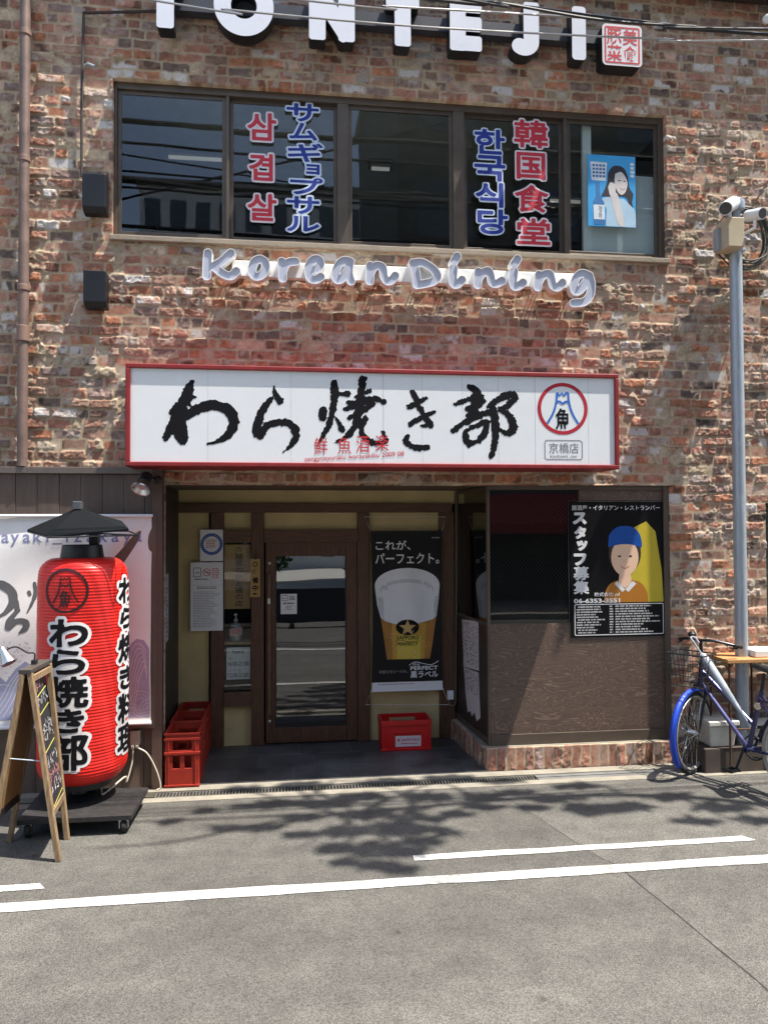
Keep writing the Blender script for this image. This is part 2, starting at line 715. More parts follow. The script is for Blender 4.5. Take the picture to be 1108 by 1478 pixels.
def asphalt(name, base, seedloc=0.0):
    m = bpy.data.materials.new(name)
    m.use_nodes = True
    n, l = m.node_tree.nodes, m.node_tree.links
    b = n['Principled BSDF']
    tc = n.new('ShaderNodeTexCoord')
    mp = n.new('ShaderNodeMapping')
    mp.inputs['Location'].default_value = (seedloc, seedloc, 0)
    l.new(tc.outputs['Object'], mp.inputs[0])
    co = mp.outputs[0]

    def noise(scale, det=4):
        z = n.new('ShaderNodeTexNoise')
        z.inputs['Scale'].default_value = scale
        z.inputs['Detail'].default_value = det
        l.new(co, z.inputs['Vector'])
        return z.outputs[0]

    def ramp(src, p0, c0, p1, c1):
        r = n.new('ShaderNodeValToRGB')
        r.color_ramp.elements[0].position = p0
        r.color_ramp.elements[1].position = p1
        r.color_ramp.elements[0].color = (*c0, 1)
        r.color_ramp.elements[1].color = (*c1, 1)
        l.new(src, r.inputs[0])
        return r.outputs[0]

    def mixc(mode, f, a, c):
        x = n.new('ShaderNodeMix')
        x.data_type = 'RGBA'
        x.blend_type = mode
        if isinstance(f, float): x.inputs[0].default_value = f
        else: l.new(f, x.inputs[0])
        l.new(a, x.inputs[6])
        l.new(c, x.inputs[7])
        return x.outputs[2]
    vo = n.new('ShaderNodeTexVoronoi')
    vo.inputs['Scale'].default_value = 165
    l.new(co, vo.inputs['Vector'])
    k = base
    stone = ramp(vo.outputs['Color'], .12, tuple(x * .76 for x in k), .95, tuple(x * 1.28 for x in k))
    edge = ramp(vo.outputs['Distance'], .25, (1, 1, 1), .75, (.5, .5, .5))
    col = mixc('MULTIPLY', 1.0, stone, edge)
    big = ramp(noise(.8, 5), .3, (.80, .79, .78), .72, (1.15, 1.14, 1.12))
    col = mixc('MULTIPLY', 1.0, col, big)
    mid = ramp(noise(7, 6), .3, (.84, .84, .84), .7, (1.14, 1.13, 1.12))
    col = mixc('MULTIPLY', 1.0, col, mid)
    # faint tyre wear along the street
    mp2 = n.new('ShaderNodeMapping')
    mp2.inputs['Scale'].default_value = (.12, 1.6, 1)
    l.new(tc.outputs['Object'], mp2.inputs[0])
    nz = n.new('ShaderNodeTexNoise')
    nz.inputs['Scale'].default_value = 2.0
    nz.inputs['Detail'].default_value = 4
    l.new(mp2.outputs[0], nz.inputs['Vector'])
    col = mixc('MULTIPLY', 1.0, col, ramp(nz.outputs[0], .35, (.9, .9, .9), .65, (1.08, 1.08, 1.07)))
    # dark spots of old gum and oil
    vo2 = n.new('ShaderNodeTexVoronoi')
    vo2.inputs['Scale'].default_value = 2.3
    l.new(co, vo2.inputs['Vector'])
    col = mixc('MULTIPLY', 1.0, col, ramp(vo2.outputs['Distance'], .035, (.62, .61, .6), .055, (1, 1, 1)))
    l.new(col, b.inputs['Base Color'])
    b.inputs['Roughness'].default_value = .85
    b.inputs['Specular IOR Level'].default_value = .3
    bp = n.new('ShaderNodeBump')
    bp.inputs['Strength'].default_value = .55
    bp.inputs['Distance'].default_value = .004
    l.new(vo.outputs['Distance'], bp.inputs['Height'])
    l.new(bp.outputs[0], b.inputs['Normal'])
    return m


def road_paint():
    m = bpy.data.materials.new('worn road paint')
    m.use_nodes = True
    n, l = m.node_tree.nodes, m.node_tree.links
    b = n['Principled BSDF']
    tc = n.new('ShaderNodeTexCoord')
    z = n.new('ShaderNodeTexNoise')
    z.inputs['Scale'].default_value = 26
    z.inputs['Detail'].default_value = 8
    z.inputs['Roughness'].default_value = .75
    l.new(tc.outputs['Object'], z.inputs['Vector'])
    z2 = n.new('ShaderNodeTexNoise')
    z2.inputs['Scale'].default_value = 3
    z2.inputs['Detail'].default_value = 4
    l.new(tc.outputs['Object'], z2.inputs['Vector'])
    a = n.new('ShaderNodeMath')
    a.operation = 'MULTIPLY_ADD'
    a.inputs[1].default_value = .55
    l.new(z2.outputs[0], a.inputs[0])
    l.new(z.outputs[0], a.inputs[2])
    r = n.new('ShaderNodeValToRGB')
    r.color_ramp.elements[0].position = .60
    r.color_ramp.elements[1].position = .88
    r.color_ramp.elements[0].color = (.20, .195, .18, 1)
    r.color_ramp.elements[1].color = (.53, .525, .50, 1)
    l.new(a.outputs[0], r.inputs[0])
    l.new(r.outputs[0], b.inputs['Base Color'])
    b.inputs['Roughness'].default_value = .7
    vo = n.new('ShaderNodeTexVoronoi')
    vo.inputs['Scale'].default_value = 120
    l.new(tc.outputs['Object'], vo.inputs['Vector'])
    bp = n.new('ShaderNodeBump')
    bp.inputs['Strength'].default_value = .4
    bp.inputs['Distance'].default_value = .003
    l.new(vo.outputs['Distance'], bp.inputs['Height'])
    l.new(bp.outputs[0], b.inputs['Normal'])
    return m


M_ROAD = asphalt('asphalt', (.127, .123, .113))
M_ROAD2 = asphalt('patched asphalt', (.139, .135, .124), 3.7)
M_LINE = road_paint()
M_CONC = mat('pale concrete', (.235, .215, .175), .9, var=.22, scale=9, bump=.4, bscale=120, spec=.2)
M_EARTH = mat('city ground', (.14, .14, .135), .95)


def sheet(name, x0, y0, x1, y1, z, m):
    mb = MB()
    mb.add([(x0, y0, z), (x1, y0, z), (x1, y1, z), (x0, y1, z)], [(0, 1, 2, 3)])
    return tag(mb.build(name, m), kind='structure')


sheet('ground', -150, -150, 150, 150, -.05, M_EARTH)
mb = MB()
mb.add([(-60, -9.6, 0), (2.0, -9.6, 0), (2.02, -3.0, 0), (1.852, -1.75, 0), (1.50, -.40, 0), (1.44, -.28, 0), (-60, -.28, 0)], [tuple(range(7))])
tag(mb.build('road', M_ROAD), kind='structure')
mb = MB()
mb.add([(2.0, -9.6, 0), (60, -9.6, 0), (60, -.28, 0), (1.44, -.28, 0), (1.50, -.40, 0), (1.852, -1.75, 0), (2.02, -3.0, 0)], [tuple(range(7))])
tag(mb.build('road', M_ROAD2), kind='structure')
# the open seam between the two asphalt beds
pts = [gd(*p) for p in ((1108, 1430), (1070, 1398), (1030, 1366), (990, 1330), (955, 1302), (930, 1282), (905, 1262), (888, 1249))]
pts = [(2.0, -9.6), (2.0, -7.5), (2.0, -6), (2.0, -5), (2.0, -4.2), (2.0, -3.6), (2.0, -3.2)] + [(p.x, p.y) for p in pts] + [(1.80, -1.55), (1.66, -1.02), (1.56, -.62), (1.50, -.40)]
pts = spline([(x + random.uniform(-.006, .006), y) for x, y in pts], 5)
w = [random.uniform(.004, .011) * (.35 if y > -1.7 else 1) for x, y in pts]
mb = MB()
mb.line(Fr((0, 0, .002), (1, 0, 0), (0, 1, 0)), pts, w)
tag(mb.build('road_crack', mat('dark crack', (.03, .03, .028), .95)), kind='structure')
GR = Fr((0, 0, .004), (1, 0, 0), (0, 1, 0))
mb = MB()


def stripe(x0, x1, y0, y1):
    n = max(2, int((x1 - x0) / .25))
    top = [(x0 + (x1 - x0) * i / n, y1 + random.uniform(-.006, .006)) for i in range(n + 1)]
    bot = [(x0 + (x1 - x0) * i / n + (.05 if i == n else 0), y0 + random.uniform(-.006, .006)) for i in range(n + 1)]
    vs = top + bot
    mb.flat(GR, vs, [(i + n + 1, i + n + 2, i + 1, i) for i in range(n)])


stripe(-30, 2.86, -1.838, -1.738)
stripe(.725, 2.83, -1.532, -1.462)
stripe(-30, -1.372, -1.605, -1.535)
stripe(-30, 30, -4.55, -4.42)
tag(mb.build('road_marking', M_LINE), kind='structure')

# concrete edging with the drain channel along the facade
mb = MB()
mb.box(-60, -.155, -.03, 60, -.05, .012)
mb.box(-60, -.36, -.03, 60, -.27, .006)
mb.box(-60, -.27, -.05, 60, -.155, -.035)
tag(mb.build('gutter_kerb', M_CONC, bevel=.003), kind='structure')
M_GRATE = mat('dull drain iron', (.16, .155, .14), .55, .5, var=.3, scale=14)
mb = MB()
mb.box(-.98, -.262, -.034, 1.9, -.254, .004)
mb.box(-.98, -.172, -.034, 1.9, -.164, .004)
x = -.98
while x < 1.9:
    mb.box(x, -.254, -.02, x + .009, -.172, .003)
    x += .024
tag(mb.build('drain_grating', M_GRATE), 'slotted iron drain grating in front of the doorway, left of the plain steel cover', 'drain grating', 'drain covers along the shop front')
mb = MB()
mb.box(1.91, -.265, -.034, 3.6, -.222, .006)
mb.box(1.91, -.205, -.034, 3.6, -.16, .006)
for k in range(6): mb.box(1.98 + k * .28, -.222, -.02, 2.0 + k * .28, -.205, 0)
tag(mb.build('drain_grating', mat('grey steel cover', (.22, .225, .22), .45, .5, var=.2), bevel=.002), 'plain steel drain cover with one long slot below the brick plinth of the bay', 'drain cover', 'drain covers along the shop front')

# ------------------------------------------------------------------ brickwork
PAL = np.array([(.33, .145, .10), (.40, .155, .085), (.27, .155, .115), (.26, .175, .155), (.13, .095, .085), (.42, .31, .215),
                (.44, .255, .19), (.36, .19, .135), (.31, .13, .095), (.47, .37, .28)]) * np.array((1.10, 1.19, 1.18))
PW = np.array([.24, .12, .17, .09, .07, .03, .10, .13, .06, .005])


def bricks(A, B, seed, soldier=False, hcourse=.080):
    """relief (towards the street) and colour of rough old brickwork at wall positions A, B"""
    r = np.random.default_rng(seed)
    wa = A + .016 * (fbm(A, B, 5, seed + 1) - .5) + .010 * (vnoise(A, B, 22, seed + 2) - .5)
    wb = B + .022 * (fbm(A, B, 3.2, seed + 3) - .5) + .010 * (vnoise(A, B, 20, seed + 4) - .5)
    if soldier:
        wa, wb = wb - B.min() + .004, wa
        hc = .078
    else:
        hc = hcourse
    row = np.floor(wb / hc).astype(int)
    fz = wb / hc - row
    shape = A.shape
    bid = np.zeros(shape, int)
    du = np.zeros(shape)
    uc = np.zeros(shape)
    amin, amax = wa.min() - 1, wa.max() + 1
    nb = 0
    for rr in range(row.min(), row.max() + 1):
        if soldier:
            edges = np.array([-1, 0.0, .20, 3])
        else:
            n = int((amax - amin) / .09) + 4
            L = np.where(r.random(n) < .66, r.uniform(.175, .225, n), r.uniform(.085, .13, n))
            edges = amin - r.uniform(0, .3) + np.concatenate([[0], np.cumsum(L)])
        k = row == rr
        if k.any():
            x = wa[k]
            i = np.clip(np.searchsorted(edges, x) - 1, 0, len(edges) - 2)
            du[k] = np.minimum(x - edges[i], edges[i + 1] - x)
            uc[k] = x - (edges[i] + edges[i + 1]) / 2
            bid[k] = nb + i
        nb += len(edges)
    dv = np.minimum(fz, 1 - fz) * hc
    mh = .0022 + .0055 * fbm(A, B, 9, seed + 5)
    rr_ = .013
    a = np.maximum(rr_ - (du - mh), 0)
    b = np.maximum(rr_ - (dv - mh), 0)
    d = rr_ - np.hypot(a, b)
    prof = np.clip(d / .006, 0, 1)
    prof = prof * prof * (3 - 2 * prof)
    R = lambda lo, hi: r.uniform(lo, hi, nb)[bid]
    bh = R(-.006, .014) + R(-.05, .05) * uc + R(-.12, .10) * (fz - .5) * hc + .010 * (fbm(A, B, 28, seed + 6) - .5) + .008 * (fbm(A, B, 75, seed + 16, 2) - .5)
    chip = (fbm(A, B, 16, seed + 7) > .62) & (R(0, 1) < .35)
    bh = np.where(chip, bh - .009, bh)
    mo = fbm(A, B, 2.6, seed + 8)
    mh_ = -.013 + .012 * np.clip((mo - .45) / .25, 0, 1) + .012 * (fbm(A, B, 40, seed + 9) - .5)
    H = mh_ * (1 - prof) + bh * prof
    smear = np.clip((fbm(A, B, 7, seed + 10) + .25 * (mo - .5) - .675) / .05, 0, 1)
    H = np.maximum(H, smear * (bh + .004))
    pick = r.choice(len(PAL), nb, p=PW / PW.sum())
    if soldier: pick = r.choice([0, 0, 1, 7, 8, 2, 8, 0], nb)
    bc = (PAL[pick][bid] * .80 + PAL[2] * .20) * R(.78, 1.22)[..., None]
    bc = bc * (.55 + .90 * fbm(A, B, 30, seed + 11))[..., None]
    scorch = np.clip((fbm(A, B, 11, seed + 12) - .57) / .08, 0, 1) * (R(0, 1) < .3)
    bc = bc * (1 - .55 * scorch[..., None])
    wmask = np.clip((fbm(A, B, 13, seed + 13) - .40) / .10, 0, 1) * (R(0, 1) < .095) * .85
    if soldier:
        wmask, lime_k, smear = wmask * .35, .35, smear * .3
    else:
        lime_k = 1.0
    bc = bc * (1 - wmask[..., None]) + np.array((.60, .58, .56)) * wmask[..., None]
    lime = np.clip((fbm(A, B, 12, seed + 14) - .60) / .06, 0, 1) * .5 * lime_k
    bc = bc * (1 - lime[..., None]) + np.array((.50, .46, .40)) * lime[..., None]
    mc = np.array((.45, .36, .255)) * (.68 + .6 * fbm(A, B, 18, seed + 15))[..., None]
    k = np.maximum(1 - prof, smear)[..., None]
    C = bc * (1 - k) + mc * k
    C = C * (.80 + .36 * fbm(A, B, .9, seed + 17))[..., None]
    return H, np.clip(C, .01, .9)


def brick_patch(name, fr, aa, bb, holes, parent, seed, soldier=False, back=.12, off=0.0):
    aa, bb = np.array(sorted(set(np.round(aa, 5)))), np.array(sorted(set(np.round(bb, 5))))
    A, B = np.meshgrid(aa, bb)
    H, C = bricks(A, B, seed, soldier)
    H = H + off
    o, u, v, n = [np.array(q) for q in (fr.o, fr.u, fr.v, fr.n)]
    P = o + A[..., None] * u + B[..., None] * v + H[..., None] * n
    na, nb = len(aa), len(bb)
    ca, cb = np.meshgrid((aa[:-1] + aa[1:]) / 2, (bb[:-1] + bb[1:]) / 2)
    keep = np.ones(ca.shape, bool)
    for a0, b0, a1, b1 in holes:
        keep &= ~((ca > a0) & (ca < a1) & (cb > b0) & (cb < b1))
    J, I = np.nonzero(keep)
    q = np.stack([J * na + I, J * na + I + 1, (J + 1) * na + I + 1, (J + 1) * na + I], 1)
    # rim walls going back from every open edge
    kp = np.pad(keep, 1)
    rims = []
    for dj, di, c0, c1 in ((-1, 0, 0, 1), (0, 1, 1, 2), (1, 0, 2, 3), (0, -1, 3, 0)):
        m = ~kp[1 + J + dj, 1 + I + di]
        rims.append(np.stack([q[m, c0], q[m, c1]], 1))
    rims = np.concatenate(rims)
    ids = np.unique(rims)
    PV = P.reshape(-1, 3)
    CV = C.reshape(-1, 3)
    bk = PV[ids] - n * (back + (H.reshape(-1)[ids])[:, None])
    mp = np.zeros(len(PV), int)
    mp[ids] = np.arange(len(ids)) + len(PV)
    rq = np.stack([rims[:, 1], rims[:, 0], mp[rims[:, 0]], mp[rims[:, 1]]], 1)
    PV = np.concatenate([PV, bk])
    CV = np.concatenate([CV, CV[ids]])
    q = np.concatenate([q, rq])
    used = np.unique(q)
    re = np.zeros(len(PV), int)
    re[used] = np.arange(len(used))
    PV, CV, q = PV[used], CV[used], re[q]
    org = np.array(ORG[parent])
    me = bpy.data.meshes.new(name)
    me.vertices.add(len(PV))
    me.vertices.foreach_set('co', (PV - org).ravel())
    me.loops.add(q.size)
    me.loops.foreach_set('vertex_index', q.ravel())
    me.polygons.add(len(q))
    me.polygons.foreach_set('loop_start', np.arange(0, q.size, 4))
    me.update(calc_edges=True)
    ca_ = me.color_attributes.new('tint', 'FLOAT_COLOR', 'POINT')
    ca_.data.foreach_set('color', np.concatenate([CV, np.ones((len(CV), 1))], 1).ravel())
    me.materials.append(M_BRICK)
    ob = bpy.data.objects.new(name, me)
    COL.objects.link(ob)
    ob.parent = parent
    ORG[ob] = ORG[parent]
    return ob


B = thing('restaurant_building', 'two storey old brick restaurant building with a recessed timber entrance and wide upper window', 'building', (0, 1.5, 0))
FAC = plane(0)
WX0, WZ0, WX1, WZ1 = -1.352, 4.205, 3.165, 5.45      # upper window
OX0, OX1, OZ1 = -.965, 3.150, 2.305                  # shop opening
GX0, GX1, GZ0, GZ1 = 4.015, 5.4, .99, 2.16           # side window on the right
aa = np.concatenate([np.arange(-4.5, -2.4, .03), np.arange(-2.4, 4.35, .0078), np.arange(4.35, 6.6, .03), [WX0, WX1, OX0, OX1, GX0, GX1]])
bb = np.concatenate([np.arange(0, 6.5, .0078), [WZ0, WZ1, OZ1, GZ0, GZ1, 6.5]])
brick_patch('brick_wall', FAC, aa, bb, [(WX0, WZ0, WX1, WZ1), (OX0, -1, OX1, OZ1), (GX0, GZ0, GX1, GZ1), (-5, -1, -1.0, 2.36)], B, 3)
# rest of the shell
mb = MB()
mb.box(-4.5, .02, 0, -4.3, 9, 6.5)
mb.box(6.4, .02, 0, 6.6, 9, 6.5)
mb.box(-4.3, 8.8, 0, 6.4, 9, 6.5)
mb.box(-4.3, .13, 2.36, 6.4, 9, 2.6)
mb.build('side_wall', mat('grey render', (.3, .29, .27), .9, bump=.2), B)
mb = MB()
mb.box(-4.6, -.02, 6.5, 6.7, 9.1, 6.62)
mb.build('roof', mat('roof felt', (.09, .09, .09), .9), B)
mb = MB()
mb.box(-4.6, -.15, 6.46, 6.7, -.021, 6.64)
mb.build('coping', mat('dark coping metal', (.05, .045, .042), .5, .4), B, bevel=.004)

# ---- upper window
YF = .045
wx = lambda px: at(px, 240, YF).x
M_WG = glass('tinted window glass', (.84, .88, .88), 1.6, boost=.015)
zt, zb = 5.365, 4.283
mb = MB()
mb.box(WX0, YF, WZ0 + .012, wx(169), YF + .10, WZ1)
mb.box(wx(950), YF, WZ0 + .012, WX1, YF + .10, WZ1)
mb.box(wx(169), YF, zt + .03, wx(950), YF + .10, WZ1)
mb.box(wx(169), YF, WZ0 + .012, wx(950), YF + .10, zb - .03)
win = mb.build('window', M_BRONZE, B, bevel=.003)
panes = [(169, 326, 0), (331, 487, .022), (503, 654, .0), (670, 814, .022), (819, 950, .0)]
for k, (p0, p1, dy) in enumerate(panes):
    x0, x1 = wx(p0), wx(p1)
    y = YF + .022 + dy
    mb = MB()
    mb.box(x0, y, zb - .03, x1, y + .02, zb)
    mb.box(x0, y, zt, x1, y + .02, zt + .03)
    mb.box(x0, y, zb, x0 + .03, y + .02, zt)
    mb.box(x1 - .03, y, zb, x1, y + .02, zt)
    mb.build('sash', M_BRONZE, win, bevel=.002)
    mb = MB()
    mb.box(x0 + .028, y + .007, zb - .002, x1 - .028, y + .012, zt + .002)
    mb.build('pane', M_WG, win)
for p0, p1 in ((326, 331), (487, 503), (654, 670), (814, 819)):
    mb = MB()
    mb.box(wx(p0), YF + .004, zb - .03, wx(p1), YF + .085, zt + .03)
    mb.build('mullion', M_BRONZE, win, bevel=.003)
mb = MB()
mb.box(WX0 - .01, -.035, WZ0 - .03, WX1 + .01, .12, WZ0 + .012)
mb.build('sill', mat('stone sill', (.30, .25, .19), .85, bump=.3), win, bevel=.006)
# the room behind it
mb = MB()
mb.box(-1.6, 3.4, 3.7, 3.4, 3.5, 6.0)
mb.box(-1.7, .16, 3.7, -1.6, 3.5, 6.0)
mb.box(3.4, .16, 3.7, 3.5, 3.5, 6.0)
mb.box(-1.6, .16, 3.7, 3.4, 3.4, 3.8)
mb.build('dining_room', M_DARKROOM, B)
mb = MB()
mb.box(-1.6, .16, 5.62, 3.4, 3.4, 5.7)
mb.build('room_ceiling', mat('ceiling tile', (.66, .65, .60), .9), B)
M_TUBE = bpy.data.materials.new('lit lamp tube')
M_TUBE.use_nodes = True
M_TUBE.node_tree.nodes['Principled BSDF'].inputs['Emission Color'].default_value = (1, .95, .85, 1)
M_TUBE.node_tree.nodes['Principled BSDF'].inputs['Emission Strength'].default_value = .10
for k, (lx, ly, wl) in enumerate(((-.9, 1.4, .28), (.9, 1.4, .12), (3.0, 1.9, .2))):
    cl_ = thing('ceiling_lamp', ('lit tube lamp deep in the room behind the left upper panes', 'lit tube lamp deep in the room behind the middle upper pane', 'lit tube lamp on the ceiling behind the right upper pane')[k], 'ceiling lamp', (lx, ly, 5.5), 'lamps in the upper room')
    mb = MB()
    mb.box(lx - wl, ly - .06, 5.56, lx + wl, ly + .06, 5.615)
    mb.build('fitting', mat('grey lamp fitting', (.12, .12, .12), .6), cl_)
    mb = MB()
    mb.tube([(lx - wl + .03, ly, 5.54), (lx + wl - .03, ly, 5.54)], .018, 10)
    mb.build('tube', M_TUBE, cl_)
x0, x1 = at(836, 270, .2).x, at(848, 270, .2).x
mb = MB()
mb.box(x0, .125, 4.17, x1, .16, 5.5)
mb.build('window_post', mat('pale post', (.86, .88, .87), .7, var=.04), B)
mb = MB()
mb.box(at(849, 300, .13).x, .13, 4.17, 3.155, .14, 4.98)
mb.build('window_screen', mat('grey frosted screen', (.72, .76, .78), .6, var=.05), B)
mb = MB()
mb.box(at(849, 200, .6).x, .6, 5.15, at(858, 200, .6).x + .1, .75, 5.45)
mb.build('room_speaker', mat('beige box', (.36, .29, .2), .7), B)

# ---- green board in the side window on the right
mb = MB()
mb.box(GX0, .06, GZ0, GX1, .1, GZ1)
gw = mb.build('side_window', mat('dark green board', (.012, .035, .024), .5), B)
mb = MB()
for z in (1.15, 1.55, 1.95): mb.box(GX0 + .02, .045, z, GX0 + .05, .06, z + .03)
mb.box(GX0, .03, GZ0, GX0 + .02, .06, GZ1)
mb.build('window_frame', mat('green frame', (.02, .06, .045), .5), gw)

# ---- recessed entrance
YB = .95
mb = MB()
mb.box(-1.05, YB, 0, -.72, YB + .06, 2.105)
mb.box(-1.05, YB, 2.187, 1.62, YB + .06, 2.36)
mb.build('plaster_wall', M_PLASTER, B)


def pl(px0, py0, px1, py1, name, m, d0=0.0, d1=.06, par=B, y=YB, bev=.003):
    p, q = at(px0, py0, y), at(px1, py1, y)
    mb = MB()
    mb.box(p.x, y + d0, q.z, q.x, y + d1, p.z)
    return mb.build(name, m, par, bevel=bev)


for a in ((323, 739, 363, 766), (323, 1017, 363, 1085), (381, 739, 516, 766), (533, 739, 636, 1085)):
    p, q = at(a[0], a[1], YB), at(a[2], a[3], YB)
    mb = MB()
    mb.box(p.x, YB + .005, max(q.z, 0), q.x, YB + .06, p.z)
    mb.build('plaster_panel', M_PLASTER, B)
zb1, zb0 = 2.187, 2.105
mb = MB()
mb.box(-1.0, YB - .045, zb0, 1.5, YB + .02, zb1)
mb.build('beam', M_TIMBERH, B, bevel=.004)
for p0, p1 in ((304, 323), (362.5, 381), (516, 533.5), (634, 656)):
    x0, x1 = at(p0, 900, YB - .04).x, at(p1, 900, YB - .04).x
    mb = MB()
    mb.box(x0, YB - .04, .02, x1, YB + .03, zb0)
    mb.build('post', M_TIMBER, B, bevel=.004)
for a in ((323, 765, 362.5, 783), (323, 999, 362.5, 1018), (381, 765, 516, 782)):
    pl(*a, 'beam', M_TIMBERH, -.03, .03, y=YB - .03)
# the narrow fixed light beside the door
mb = MB()
p, q = at(323, 783, YB), at(362.5, 999, YB)
mb.box(p.x, YB - .005, q.z, q.x, YB, p.z)
M_DG = glass('clear shop glass', (.9, .93, .92), 1.5)
sl = mb.build('side_light', M_DG, B)
mb = MB()
z = at(340, 926, YB + .06).z
mb.box(p.x, YB + .01, z - .02, q.x, YB + .2, z)
mb.build('shelf', mat('pale wood', (.42, .27, .14), .6, stretch=(1, 6, 6)), sl)
# door
p, q = at(383.5, 782, YB - .02), at(516, 1074, YB - .02)
gp, gq = at(397, 803, YB - .02), at(500.5, 1047, YB - .02)
y0, y1 = YB - .02, YB + .02
dx0, dx1, dz0, dz1 = p.x, q.x, .03, p.z
mb = MB()
mb.box(dx0, y0, dz0, gp.x, y1, dz1)
mb.box(gq.x, y0, dz0, dx1, y1, dz1)
mb.box(gp.x, y0, gp.z, gq.x, y1, dz1)
mb.box(gp.x, y0, dz0, gq.x, y1, gq.z)
door = mb.build('door', M_TIMBER, B, bevel=.004)
mb = MB()
mb.box(gp.x - .002, YB - .004, gq.z - .002, gq.x + .002, YB + .002, gp.z + .002)
mb.build('door_pane', glass('door glass', (.7, .75, .73), 1.75, boost=.07), door)
mb = MB()
mb.box(gp.x, YB - .014, gq.z, gq.x, YB - .006, gq.z + .045)
mb.box(gp.x, YB - .014, gq.z + .045, gp.x + .012, YB - .006, gp.z)
mb.box(gq.x - .012, YB - .014, gq.z + .045, gq.x, YB - .006, gp.z)
mb.build('glazing_bead', M_BLACK, door)
hx = at(389, 900, y0).x
mb = MB()
mb.box(hx - .013, y0 - .045, at(389, 1030, y0).z, hx + .013, y0 - .022, at(389, 828, y0).z)
for py in (845, 1015):
    mb.box(hx - .008, y0 - .022, at(389, py, y0).z - .01, hx + .008, y0, at(389, py, y0).z + .01)
mb.build('door_handle', mat('worn wood grip', (.14, .075, .035), .45, var=.4, scale=14), door, bevel=.004)
for py in (813, 1041):
    c = at(389, py, y0)
    mb = MB()
    mb.lathe([(.013, 0), (.013, .006), (.007, .011)], (c.x, y0, c.z), 14, axis=(0, -1, 0))
    mb.build('bolt', mat('pale metal', (.6, .58, .52), .4, .5), door)
mb = MB()
c = at(388.5, 867, y0)
mb.box(c.x - .011, y0 - .05, c.z - .024, c.x + .011, y0 - .046, c.z + .024)
mb.build('lock', mat('pale metal', (.6, .58, .52), .4, .5), door)
# dark shop interior behind the glass
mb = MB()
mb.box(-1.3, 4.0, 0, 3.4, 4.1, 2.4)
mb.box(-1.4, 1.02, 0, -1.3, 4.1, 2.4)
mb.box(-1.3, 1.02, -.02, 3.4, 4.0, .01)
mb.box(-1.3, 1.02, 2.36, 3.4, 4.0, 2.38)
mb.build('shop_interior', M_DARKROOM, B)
# soffit and left cheek of the recess
mb = MB()
mb.box(-1.05, .035, OZ1 + .003, 3.2, YB + .05, OZ1 + .045)
mb.build('soffit', mat('brown soffit', (.12, .085, .055), .8, bump=.2), B)
mb = MB()
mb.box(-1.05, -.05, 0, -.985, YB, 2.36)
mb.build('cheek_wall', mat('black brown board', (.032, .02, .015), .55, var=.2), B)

# slate floor of the recess
M_SLATE = mat('dark slate tile', (.065, .066, .066), .5, var=.75, scale=2.2, bump=.35, bscale=24)
mb = MB()
mb.box(-.985, -.05, -.02, 1.62, YB + .1, .012)
tag(mb.build('entrance_floor', mat('tile joint', (.2, .19, .17), .9)), kind='structure')
mb = MB()
for r0 in range(3):
    ya, yb = -.047 + r0 * .335, -.047 + (r0 + 1) * .335 - .005
    off = (.0, .17, .05)[r0]
    for k in range(-1, 6):
        xa, xb = max(-.983, -.87 + off + k * .45), min(1.6, -.87 + off + (k + 1) * .45 - .005)
        if xb > xa + .02: mb.box(xa, ya, .0, xb, yb, .016 + random.uniform(0, .0025))
tag(mb.build('floor_tiles', M_SLATE, bevel=.002), kind='structure')

# ---- the bay on the right of the entrance
BX, BXB = 1.600, 1.530
M_PLY = bpy.data.materials.new('stained plywood')
M_PLY.use_nodes = True
n, l = M_PLY.node_tree.nodes, M_PLY.node_tree.links
tc = n.new('ShaderNodeTexCoord')
mp = n.new('ShaderNodeMapping')
mp.inputs['Scale'].default_value = (1.0, 1.0, 3.4)
l.new(tc.outputs['Object'], mp.inputs[0])
nz = n.new('ShaderNodeTexNoise')
nz.inputs['Scale'].default_value = 1.9
nz.inputs['Detail'].default_value = 3
nz.inputs['Distortion'].default_value = .9
l.new(mp.outputs[0], nz.inputs['Vector'])
mu = n.new('ShaderNodeMath')
mu.operation = 'MULTIPLY'
mu.inputs[1].default_value = 21
l.new(nz.outputs[0], mu.inputs[0])
fc = n.new('ShaderNodeMath')
fc.operation = 'FRACT'
l.new(mu.outputs[0], fc.inputs[0])
rp = n.new('ShaderNodeValToRGB')
e = rp.color_ramp.elements
e[0].position, e[0].color = 0, (0.096, 0.064, 0.048, 1)
e[1].position, e[1].color = .70, (0.112, 0.075, 0.056, 1)
for ps, cc in ((.84, (0.224, 0.152, 0.109, 1)), (.92, (0.109, 0.072, 0.054, 1)), (1.0, (0.096, 0.064, 0.048, 1))):
    k = e.new(ps)
    k.color = cc
l.new(fc.outputs[0], rp.inputs[0])
nf = n.new('ShaderNodeTexNoise')
nf.inputs['Scale'].default_value = 14
nf.inputs['Detail'].default_value = 6
mp3 = n.new('ShaderNodeMapping')
mp3.inputs['Scale'].default_value = (1.2, 1, 8)
l.new(tc.outputs['Object'], mp3.inputs[0])
l.new(mp3.outputs[0], nf.inputs['Vector'])
mr = n.new('ShaderNodeMapRange')
mr.inputs['To Min'].default_value = .6
mr.inputs['To Max'].default_value = 1.35
l.new(nf.outputs[0], mr.inputs[0])
vm = n.new('ShaderNodeVectorMath')
vm.operation = 'SCALE'
l.new(rp.outputs[0], vm.inputs[0])
l.new(mr.outputs[0], vm.inputs['Scale'])
l.new(vm.outputs[0], n['Principled BSDF'].inputs['Base Color'])
n['Principled BSDF'].inputs['Roughness'].default_value = .5
M_FRAME = mat('brown window frame', (.095, .072, .055), .45, .2, var=.15)

